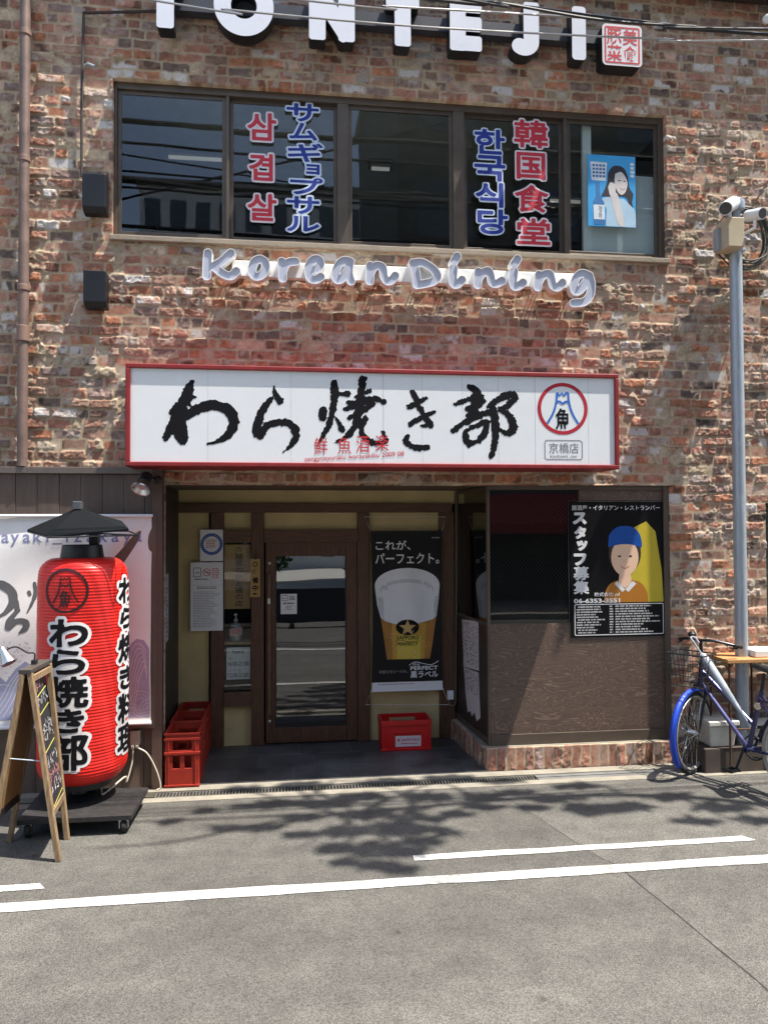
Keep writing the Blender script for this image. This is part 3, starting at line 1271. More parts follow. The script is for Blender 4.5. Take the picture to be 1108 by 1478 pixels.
YP = .02                                   # front plane of the bay
p, q = at(706, 902, YP), at(957, 1059, YP)
zs_ = p.z                                   # level of the sill between glass and board
z_pl = .195                                 # top of the brick plinth
mb = MB()
mb.box(BX + .012, YP, z_pl + .09, 3.10, YP + .03, zs_)
mb.build('plywood_panel', M_PLY, B)
xg = at(836, 800, YP).x
mb = MB()
mb.box(xg, YP + .004, zs_, 3.10, YP + .03, 2.27)
mb.build('plywood_panel', M_PLY, B)
mb = MB()
mb.box(BX + .004, YP + .006, zs_, xg, YP + .014, 2.27)
M_BG = glass('bay glass', (.82, .86, .85), 1.6, boost=.012)
bg_ = mb.build('bay_window', M_BG, B)
# wires inside the glass
mb = MB()
w_, h_ = xg - BX, 2.27 - zs_
for sgn in (1, -1):
    t = -h_
    while t < w_ + h_:
        a, b = (t, 0), (t + h_, h_)
        if sgn < 0: a, b = (t + h_, 0), (t, h_)
        # clip to the pane
        pts = []
        (ax, az), (bx_, bz) = a, b
        for lim in (0, w_):
            pass
        s0, s1 = 0.0, 1.0
        dxx = bx_ - ax
        if dxx > 0: s0, s1 = max(s0, (0 - ax) / dxx), min(s1, (w_ - ax) / dxx)
        else: s0, s1 = max(s0, (w_ - ax) / dxx), min(s1, (0 - ax) / dxx)
        if s1 > s0:
            P0, P1 = (BX + ax + dxx * s0, zs_ + (bz - az) * s0), (BX + ax + dxx * s1, zs_ + (bz - az) * s1)
            mb.bar((P0[0], YP + .010, P0[1]), (P1[0], YP + .010, P1[1]), .0007, .0007, up=(0, 1, 0))
        t += .034
mb.build('glass_wire', mat('wire', (.12, .12, .12), .5, .6), bg_)
mb = MB()
mb.box(BX - .012, YP - .008, z_pl, BX + .012, YP + .03, 2.27)
mb.box(3.10, YP - .02, z_pl, 3.15, YP + .06, 2.30)
mb.box(BX - .012, YP - .012, 2.27, 3.10, YP + .05, 2.303)
mb.box(BX + .012, YP - .012, z_pl, 3.10, YP + .03, z_pl + .088)
mb.box(xg - .006, YP - .004, zs_, xg + .006, YP + .003, 2.27)
mb.build('bay_frame', M_FRAME, B, bevel=.003)
# left side of the bay
SF = Fr((BXB, YB, 0), (BX - BXB, YP - YB, 0), (0, 0, 1))
SL = math.hypot(BX - BXB, YP - YB)
mb = MB()
mb.fbox(SF, .04, zs_, SL - .012, 2.27, -.012, -.006)
mb.build('bay_window', M_BG, B)
mb = MB()
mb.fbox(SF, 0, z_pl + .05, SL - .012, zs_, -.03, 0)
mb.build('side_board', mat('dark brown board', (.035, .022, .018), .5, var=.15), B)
mb = MB()
mb.fbox(SF, 0, zs_, .04, 2.3, -.03, .004)
mb.fbox(SF, .04, 2.27, SL - .012, 2.3, -.03, .006)
mb.fbox(SF, 0, z_pl, SL - .012, z_pl + .05, -.03, .008)
mb.fbox(SF, .04, zs_ - .012, SL - .012, zs_ + .006, -.02, .004)
mb.build('bay_frame', M_FRAME, B, bevel=.002)
# brick plinth of soldier bricks
brick_patch('brick_plinth', Fr((BX - .035, -.035, 0)), np.arange(0, 3.15 - BX + .05, .008), np.arange(0, .196, .008), [], B, 21, True, .2)
brick_patch('brick_plinth', Fr((BXB - .05, YB, 0), (BX - BXB + .01, -.035 - YB, 0), (0, 0, 1)), np.arange(0, SL + .055, .008), np.arange(0, .196, .008), [], B, 22, True, .1)
mb = MB()
mb.box(BXB, -.02, .19, 3.15, .9, z_pl)
mb.build('plinth_cap', M_CONC, B)
# inside the bay: tiled counter against the dark
mb = MB()
mb.box(1.75, .45, .3, 3.1, .75, 1.12)
mb.build('counter', M_DARKROOM, B)
mb = MB()
for r0 in range(3):
    for k in range(5):
        xa = 1.75 + k * .26 + (r0 % 2) * -.09
        mb.box(xa, .425, .86 + r0 * .09, xa + .25, .45, .94 + r0 * .09)
mb.build('counter_tile', mat('grey block tile', (.24, .23, .19), .8, var=.3), B, bevel=.004)
mb = MB()
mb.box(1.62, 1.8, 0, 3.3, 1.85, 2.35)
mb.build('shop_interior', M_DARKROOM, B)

# ---- brown cladding at the left
mb = MB()
x = -4.5
k = 0
while x < -1.04:
    w = .155
    x2 = min(x + w, -1.03)
    mb.box(x, -.06 - (.003 if k % 2 else 0), 0, x2 - .0015, .0, 2.375)
    x = x2
    k += 1
mb.build('cladding', M_CLAD, B, bevel=.003)
mb = MB()
mb.box(-4.5, -.095, 2.376, -1.03, .0, 2.425)
mb.build('cladding_flashing', mat('grey brown flashing', (.15, .125, .11), .45, .3, var=.2), B, bevel=.003)
mb = MB()
mb.box(-1.029, -.10, 0, -.955, .0, 2.43)
mb.build('cladding_post', mat('brown post', (.095, .058, .045), .45, var=.15), B, bevel=.003)

# ------------------------------------------------------------------ main shop sign
SY = -.38
p, q = at(181, 522, SY), at(892.5, 541.5, SY)
p2, q2 = at(181, 672.5, SY), at(892.5, 677, SY)
sx0, sx1, sz0, sz1 = p.x, q.x, (p2.z + q2.z) / 2, (p.z + q.z) / 2
sign = thing('shop_sign', 'long white lightbox sign with a red frame and black brush writing above the entrance', 'sign', ((sx0 + sx1) / 2, SY / 2, sz0))
M_REDFR = mat('red sign frame', S(150, 36, 38, .75), .5, var=.18, scale=12)
M_ACR = mat('white sign acrylic', (.78, .80, .81), .22, var=.02, spec=.5)
bw = .033
mb = MB()
mb.box(sx0, SY, sz0, sx1, -.02, sz0 + bw)
mb.box(sx0, SY, sz1 - bw, sx1, -.02, sz1)
mb.box(sx0, SY, sz0 + bw, sx0 + bw, -.02, sz1 - bw)
mb.box(sx1 - bw, SY, sz0 + bw, sx1, -.02, sz1 - bw)
mb.build('frame', M_REDFR, sign, bevel=.006)
SYF = SY + .018
joints = [sx0 + bw] + [at(x, 600, SY).x for x in (553.5, 773)] + [sx1 - bw]
for a, b in zip(joints[:-1], joints[1:]):
    mb = MB()
    mb.box(a + .0012, SYF, sz0 + bw, b - .0012, SYF + .01, sz1 - bw)
    mb.build('panel', M_ACR, sign)
mb = MB()
mb.box(sx0 + bw, SYF + .012, sz0 + bw, sx1 - bw, -.01, sz1 - bw)
mb.build('casing', mat('grey casing', (.25, .25, .25), .6), sign)
mb = MB()
for px in (300, 420, 610, 668, 720, 850):
    x = at(px, 600, SY).x
    mb.box(x - .0012, SYF - .0006, sz0 + bw, x + .0012, SYF + .002, sz1 - bw)
mb.build('panel_seam', mat('faint seam', (.52, .53, .54), .5), sign)
SF_ = plane(SYF)


def spx(x, y, o):                       # a place on the sign face
    p = at(o[0] + x / o[2], o[1] + y / o[2], SYF)
    return p.x, p.z


def brush(name, o, strokes, seed):
    k = (at(601, 600, SYF).x - at(600, 600, SYF).x) / o[2]
    st = [[(*spx(x, y, o), r * k) for x, y, r in spline(s_, 6)] for s_ in strokes]
    al = [q_ for s_ in st for q_ in s_]
    xs, zs, X, Z = grid(min(a[0] for a in al) - .06, min(a[1] for a in al) - .06, max(a[0] for a in al) + .06, max(a[1] for a in al) + .06, .0045)
    F = seg_field(X, Z, st)
    F = F + .020 * (fbm(X, Z, 26, seed) - .5) + .012 * (vnoise(X, Z, 80, seed + 3) - .5)
    # dry bristle gaps along the tapering ends
    dry = np.full(X.shape, 0.0)
    for s_ in st:
        for (ax, az, ar), (bx, bz, br) in zip(s_[:-1], s_[1:]):
            if ar < .045 * 1.0 and len(s_) > 12:
                pass
    v2, fs = march(F, xs, zs)
    mb = MB()
    mb.flat(SF_, v2, fs, .0012)
    return mb.build(name, M_INK, sign)


O1, O2 = (220, 530, 4.262), (450, 530, 3.574)
brush('brush_character', O1, [[(245, 85, 10), (222, 140, 28), (205, 190, 36), (185, 240, 30), (178, 300, 38), (168, 370, 42), (182, 430, 36), (185, 452, 24)],
                             [(160, 235, 18), (122, 272, 15)], [(160, 290, 22), (115, 375, 26), (88, 432, 21)],
                             [(205, 318, 16), (250, 275, 28), (315, 244, 30), (390, 236, 30), (460, 258, 32), (498, 312, 32), (492, 372, 30), (455, 425, 22), (400, 456, 12), (340, 474, 3)],
                             [(240, 180, 14), (268, 185, 4)], [(215, 220, 14), (238, 243, 5)]], 1)
brush('brush_character', O1, [[(747, 122, 6), (752, 160, 18), (783, 205, 24)], [(738, 188, 12), (702, 232, 19), (665, 290, 24), (648, 345, 26), (642, 400, 24), (662, 422, 24)],
                             [(668, 405, 24), (692, 375, 24), (740, 345, 22), (800, 338, 21), (852, 355, 23), (882, 398, 24), (876, 440, 20), (850, 485, 13), (800, 525, 3)]], 2)
brush('brush_character', O2, [[(115, 86, 20), (116, 150, 20), (108, 220, 18), (90, 290, 15), (60, 350, 11), (28, 402, 4)], [(60, 222, 18), (55, 258, 20)],
                             [(140, 140, 11), (188, 138, 12)], [(125, 265, 8), (155, 322, 15)], [(262, 62, 20), (258, 120, 19), (250, 180, 20), (240, 232, 22)],
                             [(300, 122, 10), (230, 150, 10)], [(170, 215, 12), (240, 195, 18), (310, 165, 16), (376, 180, 11)], [(190, 265, 10), (260, 222, 16), (322, 190, 12)],
                             [(240, 240, 20), (225, 300, 18), (185, 352, 14), (115, 392, 4)], [(275, 265, 18), (256, 310, 15), (262, 350, 14), (300, 385, 13), (350, 390, 12), (385, 380, 10), (365, 332, 5)],
                             [(190, 186, 12), (250, 188, 12)]], 3)
brush('brush_character', O2, [[(520, 128, 14), (545, 188, 15), (575, 242, 16), (612, 302, 17)], [(500, 205, 13), (545, 185, 14), (590, 160, 12)],
                             [(510, 295, 12), (560, 260, 15), (627, 232, 12)], [(562, 302, 5), (610, 302, 12)], [(492, 358, 11), (484, 384, 13), (520, 410, 17), (560, 417, 17), (600, 414, 12)]], 4)
brush('brush_character', O2, [[(808, 100, 14), (848, 120, 20), (862, 150, 20)], [(740, 192, 11), (800, 168, 13), (872, 150, 15)], [(800, 218, 14), (850, 198, 22), (878, 178, 16)],
                             [(842, 150, 20), (835, 220, 26), (815, 252, 22)], [(725, 328, 14), (790, 286, 15), (860, 250, 19), (925, 228, 16)], [(790, 332, 12), (794, 370, 17), (805, 398, 17)],
                             [(790, 332, 10), (850, 300, 13), (895, 282, 15)], [(902, 284, 14), (890, 340, 18), (858, 378, 16)], [(810, 396, 15), (860, 380, 14)],
                             [(910, 202, 13), (980, 158, 18), (1036, 142, 21), (1040, 165, 20), (1010, 195, 17), (970, 220, 13)], [(970, 215, 13), (1010, 245, 16), (1036, 290, 21), (1035, 325, 21), (1000, 340, 15), (974, 325, 9)],
                             [(935, 218, 20), (945, 270, 21), (945, 340, 21), (940, 400, 18), (925, 450, 13), (914, 476, 4)]], 5)
# small red seal writing and the line under it
mb = MB()
for ch, px, py in (('鮮', 463, 644), ('魚', 497, 643), ('酒', 523.5, 641), ('楽', 551, 639)):
    a, b = at(px - 9.5, py + 12, SYF), at(px + 9.5, py - 12, SYF)
    write(mb, SF_, ch, a.x, a.z, b.x, b.z, .0024, 0, .0)
a, b = at(440, 666, SYF), at(583, 656, SYF)
tilt = Fr((a.x, SYF, a.z), (at(583, 650, SYF).x - a.x, 0, at(583, 657, SYF).z - at(440, 665, SYF).z))
write(mb, tilt, 'sengyosyuraku warayakibu 2009 08', 0, -.01, b.x - a.x, .035, .0022)
mb.build('red_lettering', M_REDINK, sign)
# round crest
c, e_ = at(811.5, 590, SYF), at(847.5, 590, SYF)
cx, cz, R_ = c.x, c.z, e_.x - c.x
em = MB()
em.line(SF_, ell(cx, cz, R_ * .93, R_ * .93, 60), R_ * .14, .0012, 0, True)


def crest(mb, fr, cx, cz, R, c, mi_line, mi_ink, w):
    L = [(-.62, -.58), (-.42, -.25), (-.30, .05), (-.24, .35), (-.22, .62)]
    mb.line(fr, spline([(cx + x * R, cz + z * R) for x, z in L], 4), w, c, mi_line)
    mb.line(fr, spline([(cx - x * R, cz + z * R) for x, z in L], 4), w, c, mi_line)
    mb.line(fr, [(cx + x * R, cz + z * R) for x, z in ((-.22, .62), (-.12, .50), (-.04, .60), (.06, .50), (.13, .60), (.22, .62))], w, c + .0003, mi_line)
    mb.line(fr, spline([(cx + x * R, cz + z * R) for x, z in ((-.27, .22), (-.14, .28), (0, .20), (.14, .28), (.27, .22))], 4), w, c + .0003, mi_line)
    write(mb, fr, '魚', cx - .30 * R, cz - .80 * R, cx + .30 * R, cz + .02 * R, c + .0005, mi_ink, .02)


crest(em, SF_, cx, cz, R_, .0014, 1, 2, R_ * .085)
em.build('crest', [mat('crest red', S(176, 32, 48), .5), mat('crest blue', S(45, 105, 190), .5), M_INK], sign)
mb = MB()
a, b = at(786, 663, SYF), at(839.5, 636, SYF)
mb.line(SF_, rrect(a.x, a.z, b.x, b.z, .02), .006, .0012, 0, True)
a, b = at(792, 654, SYF), at(834.5, 639.5, SYF)
write(mb, SF_, '京橋店', a.x, a.z, b.x, b.z, .0013)
a, b = at(794, 661.5, SYF), at(832, 656.5, SYF)
write(mb, SF_, 'kyobashi_ten', a.x, a.z, b.x, b.z, .0013)
mb.build('branch_lettering', M_GREYINK, sign)

# ------------------------------------------------------------------ channel letters at the top
LY = -.20
top = thing('letter_sign', 'row of large white block letters on a grey rail above the upper window', 'sign', (0.8, -.1, 5.9))
M_LW = mat('white letter face', (.74, .76, .82), .3, var=.02)
a, b = at(200, 20, -.11), at(870, 60, -.11)
zr = lambda x: 6.0
mb = MB()
r1, r2 = at(236, 16, -.09), at(880, 58, -.09)
mb.box(r1.x, -.10, r2.z - .045, at(872, 50, -.1).x, -.02, r2.z + .065)
mb.build('rail', mat('dark blue grey rail', (.045, .05, .062), .5, .2), top)
zl0 = (at(835, 90, LY).z + at(582, 65, LY).z + at(238, 38, LY).z) / 3
zl1 = zl0 + (at(835, 13, LY).z - at(835, 90, LY).z)
LF = plane(LY)


def letter(kind, px0, px1):
    x0, x1 = at(px0, 50, LY).x, at(px1, 50, LY).x
    hw = .064
    pad = .03
    xs, zs, X, Z = grid(x0 - pad - .1, zl0 - pad, x1 + pad + .1, zl1 + pad, .006)
    z0, z1 = zl0, zl1
    m = (x0 + x1) / 2
    if kind == 'T':
        F = box_field(X, Z, [(m, z0, m, z1, hw), (x0, z1 - hw, x1, z1 - hw, hw)], .022)
    elif kind == 'I':
        F = box_field(X, Z, [(m, z0, m, z1, (x1 - x0) / 2)], .03)
    elif kind == 'N':
        F = box_field(X, Z, [(x0 + hw, z0, x0 + hw, z1, hw), (x1 - hw, z0, x1 - hw, z1, hw), (x0 + hw * .7, z1 - .02, x1 - hw * .7, z0 + .02, hw)], .022)
    elif kind == 'E':
        F = box_field(X, Z, [(x0 + hw, z0, x0 + hw, z1, hw), (x0, z0 + hw, x1, z0 + hw, hw * .95), (x0, (z0 + z1) / 2, x1, (z0 + z1) / 2, hw * .93), (x0, z1 - hw, x1, z1 - hw, hw)], .022)
    elif kind == 'O':
        mz = (z0 + z1) / 2
        F = np.abs(np.hypot((X - m) / (x1 - x0), (Z - mz) / (z1 - z0 + .03)) * (x1 - x0) - ((x1 - x0) / 2 - hw)) - hw
    elif kind == 'J':
        r = (x1 - x0) * .52
        F = box_field(X, Z, [(x1 - hw, z0 + r * .8, x1 - hw, z1, hw)], .022)
        arc = [(x1 - hw, z0 + r, hw)] + [(x1 - r + (r - hw) * math.cos(t), z0 + r * .95 + (r * .95 - hw) * math.sin(t), hw) for t in np.linspace(0, -2.25, 9)]
        F = np.minimum(F, seg_field(X, Z, [arc]))
    v2, fs = march(F, xs, zs)
    mb = MB()
    mb.solid(LF, v2, fs, -.12, 0, 0, 1)
    return mb.build('letter', [M_LW, M_DKMETAL], top)


for kd, a, b in (('T', 212, 265), ('O', 308.5, 395), ('N', 446, 512), ('T', 557, 605), ('E', 649, 695), ('J', 736, 777.5), ('I', 825, 845)):
    letter(kd, a, b)
# square seal
seal = thing('seal_sign', 'square white sign with four red seal characters at the right end of the block letters', 'sign', (2.78, -.1, 5.85))
a, b = at(869, 93, LY), at(925.5, 38, LY)
sx = (a.x, a.z, b.x, b.z)
mb = MB()
pts = rrect(*sx, .035)
mb.solid(LF, pts, [tuple(range(len(pts)))], -.13, 0, 0, 1)
mb.build('panel', [mat('seal white', (.74, .71, .74), .4, var=.03), M_DKMETAL], seal)
mb = MB()
i_ = .026
mb.line(LF, rrect(sx[0] + i_, sx[1] + i_, sx[2] - i_, sx[3] - i_, .01), .012, .0012, 0, True)
mx_, mz_ = (sx[0] + sx[2]) / 2, (sx[1] + sx[3]) / 2
d_ = (sx[2] - sx[0]) / 2 - .044
for ch, i, j in (('美', 0, 0), ('食', 0, -1), ('豚', -1, 0), ('菜', -1, -1)):
    x0 = mx_ + .004 + i * (d_ + .008)
    z0 = mz_ + .004 + j * (d_ + .012)
    write(mb, LF, ch, x0, z0, x0 + d_, z0 + d_ + .006, .0014, 0, .013)
mb.build('lettering', M_REDINK, seal)

# ------------------------------------------------------------------ script letters under the window
KY = -.17
kd = thing('script_letter_sign', 'white edged grey script letters on a white rail below the upper window', 'sign', (.95, -.1, 3.75))
M_KW = mat('white letter edge', (.80, .80, .78), .4, var=.03)
M_KF = mat('blue grey letter face', (.47, .50, .60), .4, var=.04)
mb = MB()
ra, rb = at(335, 400, -.10), at(845, 408, -.10)
zr0, zr1 = at(590, 406, -.10).z, at(590, 386, -.10).z
mb.box(ra.x, -.11, zr0 - .012, rb.x, -.05, zr1)
mb.build('rail', M_KW, kd, bevel=.004)
mb = MB()
for px in (330, 395, 470, 540, 600, 640, 712, 770, 820):
    for dx in (-.03, 0.0, .03):
        x = at(px, 400, 0).x + dx
        mb.tube([(x, -.055, zr0 + .0), (x, .02, zr0 - .02)], .004, 6)
mb.build('bracket', mat('rusty pin', (.14, .09, .06), .7), kd)
KF_ = plane(KY)
A1, A2 = (280, 350, 3.693), (570, 350, 3.574)
closed = lambda p: p + [p[0]]
KD = [
    (A1, [[(75, 55), (70, 120), (68, 178)], [(197, 55), (150, 98), (100, 128)], [(105, 125), (150, 162), (195, 178), (226, 152)]]),
    (A1, [[(310 + 0, 135), (325, 100), (352, 88), (378, 105), (380, 140), (360, 172), (330, 180), (310, 160), (310, 135)]]),
    (A1, [[(468, 100), (472, 150), (472, 190)], [(474, 150), (490, 115), (515, 102), (542, 100)]]),
    (A1, [[(618, 150), (652, 142), (672, 118), (668, 92), (642, 88), (618, 112), (610, 150), (620, 188), (648, 198), (675, 182)]]),
    (A1, [[(832, 100), (800, 95), (770, 120), (755, 165), (762, 198), (790, 190), (815, 150), (832, 102)], [(830, 102), (824, 160), (836, 206)]]),
    (A1, [[(938, 122), (936, 205)], [(938, 165), (958, 130), (985, 122), (1005, 135), (1012, 180), (1030, 205), (1052, 200), (1072, 176)]]),
    (A2, [[(92, 105), (108, 160), (112, 218)], [(92, 106), (140, 103), (195, 135), (218, 172), (195, 200), (150, 212), (112, 218)]]),
    (A2, [[(320, 70), (304, 98)], [(302, 132), (298, 190), (306, 216), (325, 212), (345, 192)]]),
    (A2, [[(430, 150), (425, 218)], [(428, 190), (450, 158), (480, 146), (492, 170), (500, 205), (522, 212), (552, 196)]]),
    (A2, [[(632, 84), (614, 112)], [(614, 146), (608, 200), (616, 226), (638, 222), (660, 206)]]),
    (A2, [[(742, 165), (735, 230)], [(738, 205), (762, 170), (795, 160), (806, 188), (815, 222), (838, 230), (864, 206)]]),
    (A2, [[(1000, 170), (965, 158), (935, 180), (922, 225), (932, 252), (965, 232), (998, 172)], [(1002, 170), (1012, 215), (1005, 270), (975, 305), (920, 312)]]),
]
for o, strokes in KD:
    def kp(x, y):
        p = at(o[0] + x / o[2], o[1] + y / o[2], KY)
        return p.x, p.z
    rr = 23 * .0055 / o[2]
    st = [[(*kp(x, y), rr) for x, y in spline(s_, 5)] for s_ in strokes]
    al = [q_ for s_ in st for q_ in s_]
    pd = rr + .012
    xs, zs, X, Z = grid(min(a[0] for a in al) - pd, min(a[1] for a in al) - pd, max(a[0] for a in al) + pd, max(a[1] for a in al) + pd, .004)
    F = seg_field(X, Z, st)
    mb = MB()
    v2, fs = march(F, xs, zs)
    mb.solid(KF_, v2, fs, -.075, -.016)
    v2, fs = march(np.maximum(F, -(F + .0054)), xs, zs)
    mb.solid(KF_, v2, fs, -.02, 0)
    lt = mb.build('letter', M_KW, kd)
    mb = MB()
    v2, fs = march(F, xs, zs, -.0056)
    mb.flat(KF_, v2, fs, -.0085)
    mb.build('letter_face', M_KF, lt)

# ------------------------------------------------------------------ lettering on the upper window


def decal_column(label, chars, mi, boxes, y, grow, rim, cat='window lettering'):
    """big adhesive characters with a pale outline; boxes in photograph pixels"""
    fr = plane(y)
    sets = []
    for ch, (px0, py0, px1, py1) in zip(chars, boxes):
        a, b = at(px0, py1, y), at(px1, py0, y)
        sets.append(fit(font_segs(ch), (a.x, a.z, b.x, b.z)))
    xs, zs, F = letters_field(sets, rim + .012, .0048)
    c = np.concatenate(sets)
    root = thing('window_lettering', label, cat, (float(c[:, 0].mean()), y, float(c[:, 1].min())), 'lettering stuck on the upper window')
    mb = MB()
    v2, fs = march(F, xs, zs, rim)
    mb.flat(fr, v2, fs, .001)
    mb.build('outline', mat('pale outline ' + mi[0], mi[1], .5), root)
    mb = MB()
    v2, fs = march(F, xs, zs, grow)
    mb.flat(fr, v2, fs, .0022)
    mb.build('lettering', mi[2], root)


def bxs(o, s, L): return [(o[0] + a / s, o[1] + b / s, o[0] + c / s, o[1] + d / s) for a, b, c, d in L]


REDP = ('pink', (.72, .66, .70), mat('decal red', S(190, 45, 62), .5))
BLUP = ('blue', (.60, .70, .84), mat('decal blue', S(24, 48, 140), .5))
YD = YF + .0235
decal_column('column of three red Korean characters with white outlines on the upper window', '삼겹살', REDP,
             bxs((340, 140), 7.04, [(128, 178, 405, 428), (145, 590, 372, 838), (130, 1000, 408, 1245)]), YD, .006, .021)
decal_column('column of seven blue katakana characters with pale outlines beside the red Korean ones', 'サムギョプサル', BLUP,
             bxs((340, 140), 7.04, [(525, 85, 838, 235), (552, 280, 822, 425), (535, 485, 880, 645), (722, 695, 848, 780), (560, 835, 880, 980), (528, 1025, 845, 1175), (530, 1225, 845, 1355)]), YD, .005, .019)
decal_column('column of four blue Korean characters with pale outlines left of the red kanji', '한국식당', BLUP,
             bxs((670, 160), 7.04, [(110, 205, 400, 425), (108, 470, 405, 695), (120, 745, 385, 965), (140, 1015, 430, 1240)]), YF + .001, .007, .018)
decal_column('column of four red kanji on the upper window, right of the blue Korean ones', '韓国食堂', REDP,
             bxs((670, 160), 7.04, [(510, 112, 835, 360), (535, 440, 812, 682), (518, 770, 842, 1015), (540, 1110, 862, 1345)]), YF + .001, .006, .020)

# poster inside the right-hand pane
PY_ = YF + .0275
a, b = at(848.5, 325.5, PY_), at(916, 226.5, PY_)
PF = Fr((a.x, PY_, a.z))
pw_, ph_ = b.x - a.x, b.z - a.z
pos = thing('window_poster', 'pale blue poster with a dark haired woman and bottle on the right upper pane', 'poster', (a.x + pw_ / 2, PY_, a.z))
mb = MB()
mb.fbox(PF, 0, 0, pw_, ph_, -.003, 0)
mb.build('sheet', mat('sky blue print', S(70, 165, 225), .35, var=.06), pos)
U = lambda x, y: ((x - 250) / 465 * pw_, (1112 - y) / 662 * ph_)          # picture coordinates on the sheet
art = MB()
art.poly(PF, [U(*q) for q in ((275, 515), (438, 520), (425, 690), (285, 690))], .0006, 0)
for i in range(4):
    for j in range(4):
        x, y = 295 + j * 33, 540 + i * 33
        art.poly(PF, [U(*q) for q in ((x, y), (x + 24, y), (x + 24, y + 20), (x, y + 20))], .0011, 5)
hair = spline([(375, 835), (410, 770), (440, 690), (450, 610), (490, 555), (545, 542), (605, 565), (640, 640), (655, 740), (690, 800), (680, 880), (690, 950), (640, 985), (625, 940), (640, 870), (600, 830), (480, 835)], 4)
art.poly(PF, [U(*q) for q in hair], .0008, 1)
body_ = [(380, 862), (415, 842), (450, 838), (540, 845), (600, 850), (628, 875), (660, 905), (700, 940), (712, 985), (712, 1110), (420, 1110), (425, 1000), (430, 960)]
art.poly(PF, [U(*q) for q in body_], .0010, 2)
art.poly(PF, [U(*q) for q in spline([(515, 620), (575, 600), (625, 660), (635, 720), (610, 790), (570, 812), (530, 770), (510, 700), (515, 620)], 5)], .0013, 3)
art.poly(PF, [U(*q) for q in spline([(445, 745), (470, 700), (515, 720), (520, 790), (545, 830), (600, 1080), (540, 1080), (480, 870), (455, 800)], 4)], .0016, 3)
for x, y, w_e in ((555, 680, 16), (607, 685, 13)):
    art.poly(PF, [U(px, py) for px, py in ell(x, y, w_e, 5, 12)][::-1], .0018, 1)
art.line(PF, [U(*q) for q in spline([(562, 748), (585, 766), (612, 750)], 4)], .006, .0018, 4)
bot = [(330, 705), (365, 705), (365, 830), (405, 890), (415, 1095), (305, 1095), (298, 890), (330, 830)]
art.poly(PF, [U(*q) for q in bot][::-1], .0015, 5)
art.poly(PF, [U(*q) for q in ((300, 915), (408, 915), (412, 1050), (303, 1050))][::-1], .0020, 0)
a_, b_ = U(350, 980), U(385, 925)
write(art, PF, '청', a_[0], a_[1], b_[0], b_[1], .0024, 1)
a_, b_ = U(350, 1040), U(385, 985)
write(art, PF, '하', a_[0], a_[1], b_[0], b_[1], .0024, 1)
a_, b_ = U(665, 650), U(705, 505)
greek(art, PF, a_[0], b_[1], b_[0], a_[1], 4, .0012, 0, .7, .8)
art.build('print', [mat('poster white', (.7, .76, .8), .5), mat('poster hair', (.022, .024, .035), .5), mat('poster dress', (.42, .60, .74), .5), mat('poster skin', (.66, .62, .60), .5),
                    mat('poster lip', (.45, .2, .2), .5), mat('poster deep blue', (.04, .17, .42), .5)], pos)

# ------------------------------------------------------------------ wall fittings
for (x0, y0, x1, y1, lb) in ((118, 250, 153, 303, 'upper of two black wall boxes, beside the left corner of the upper window'), (119.5, 390, 153, 440, 'lower of two black wall boxes, level with the script letters')):
    a, b = at(x0, y1, -.13), at(x1, y0, -.13)
    sp = thing('wall_speaker', lb, 'wall box', ((a.x + b.x) / 2, -.07, a.z), 'black boxes on the brick wall')
    mb = MB()
    mb.add([(a.x, -.125, a.z + .03), (b.x, -.125, a.z + .03), (b.x, -.125, b.z), (a.x, -.125, b.z), (a.x, -.02, a.z - .01), (b.x, -.02, a.z - .01), (b.x, -.02, b.z), (a.x, -.02, b.z), (a.x, -.09, a.z), (b.x, -.09, a.z)],
           [(0, 1, 2, 3), (8, 9, 1, 0), (4, 5, 9, 8), (7, 6, 5, 4), (3, 2, 6, 7), (0, 3, 7, 4, 8), (1, 9, 5, 6, 2)])
    mb.build('cabinet', M_DKMETAL, sp, bevel=.008)
    mb = MB()
    mb.box(a.x + .02, -.035, a.z + .05, b.x - .02, .01, b.z - .05)
    mb.build('bracket', M_BLACK, sp)
    mb = MB()
    for i in range(5): mb.box(a.x + .03 + i * .028, -.09, a.z - .006, a.x + .042 + i * .028, -.03, a.z - .0)
    mb.build('grille', M_BLACK, sp)
mb = MB()
c0 = at(228, 16, -.03)
c1 = at(121, 18, -.03)
c2 = at(118, 255, -.03)
mb.tube([c0, c1 + V((.03, 0, 0)), c1, c1 + V((0, 0, -.05)), at(118.5, 125, -.03), c2], .011, 8)
tag(mb.build('cable', mat('brown cable', (.05, .035, .03), .6), smooth=True), 'thin brown cable running down the brick from the block letters to the upper black box', 'cable')
cl = MB()
c = at(123, 95, -.04)
cl.tube([c, c + V((.03, -.03, .0)), c + V((.085, -.05, -.03))], .011, 8)
tag(cl.build('cable_clamp', M_GALV, smooth=True), 'small bare metal clamp stub beside the cable left of the upper window', 'clamp')
# drain pipe
px_ = -1.972
dp = thing('drain_pipe', 'rusty brown round drain pipe running up the left of the brick wall', 'pipe', (px_, -.07, 2.43))
mb = MB()
mb.tube([(px_, -.07, 2.43), (px_, -.07, 6.46)], .037, 16)
mb.build('pipe', mat('rusty pipe paint', (.17, .115, .095), .55, .1, var=.35, scale=7), dp, smooth=True)
for py in (48, 230, 416):
    z = at(40, py, -.07).z
    mb = MB()
    mb.lathe([(.038, -.022), (.043, -.018), (.043, .018), (.038, .022)], (px_, -.07, z), 16)
    mb.build('collar', mat('pipe collar', (.21, .13, .10), .6), dp, smooth=True)
z = at(38, 482, -.07).z
mb = MB()
mb.lathe([(.038, -.06), (.046, -.055), (.046, .055), (.038, .06)], (px_, -.07, z), 16)
mb.build('coupling', mat('pipe collar', (.2, .13, .10), .6), dp, smooth=True)
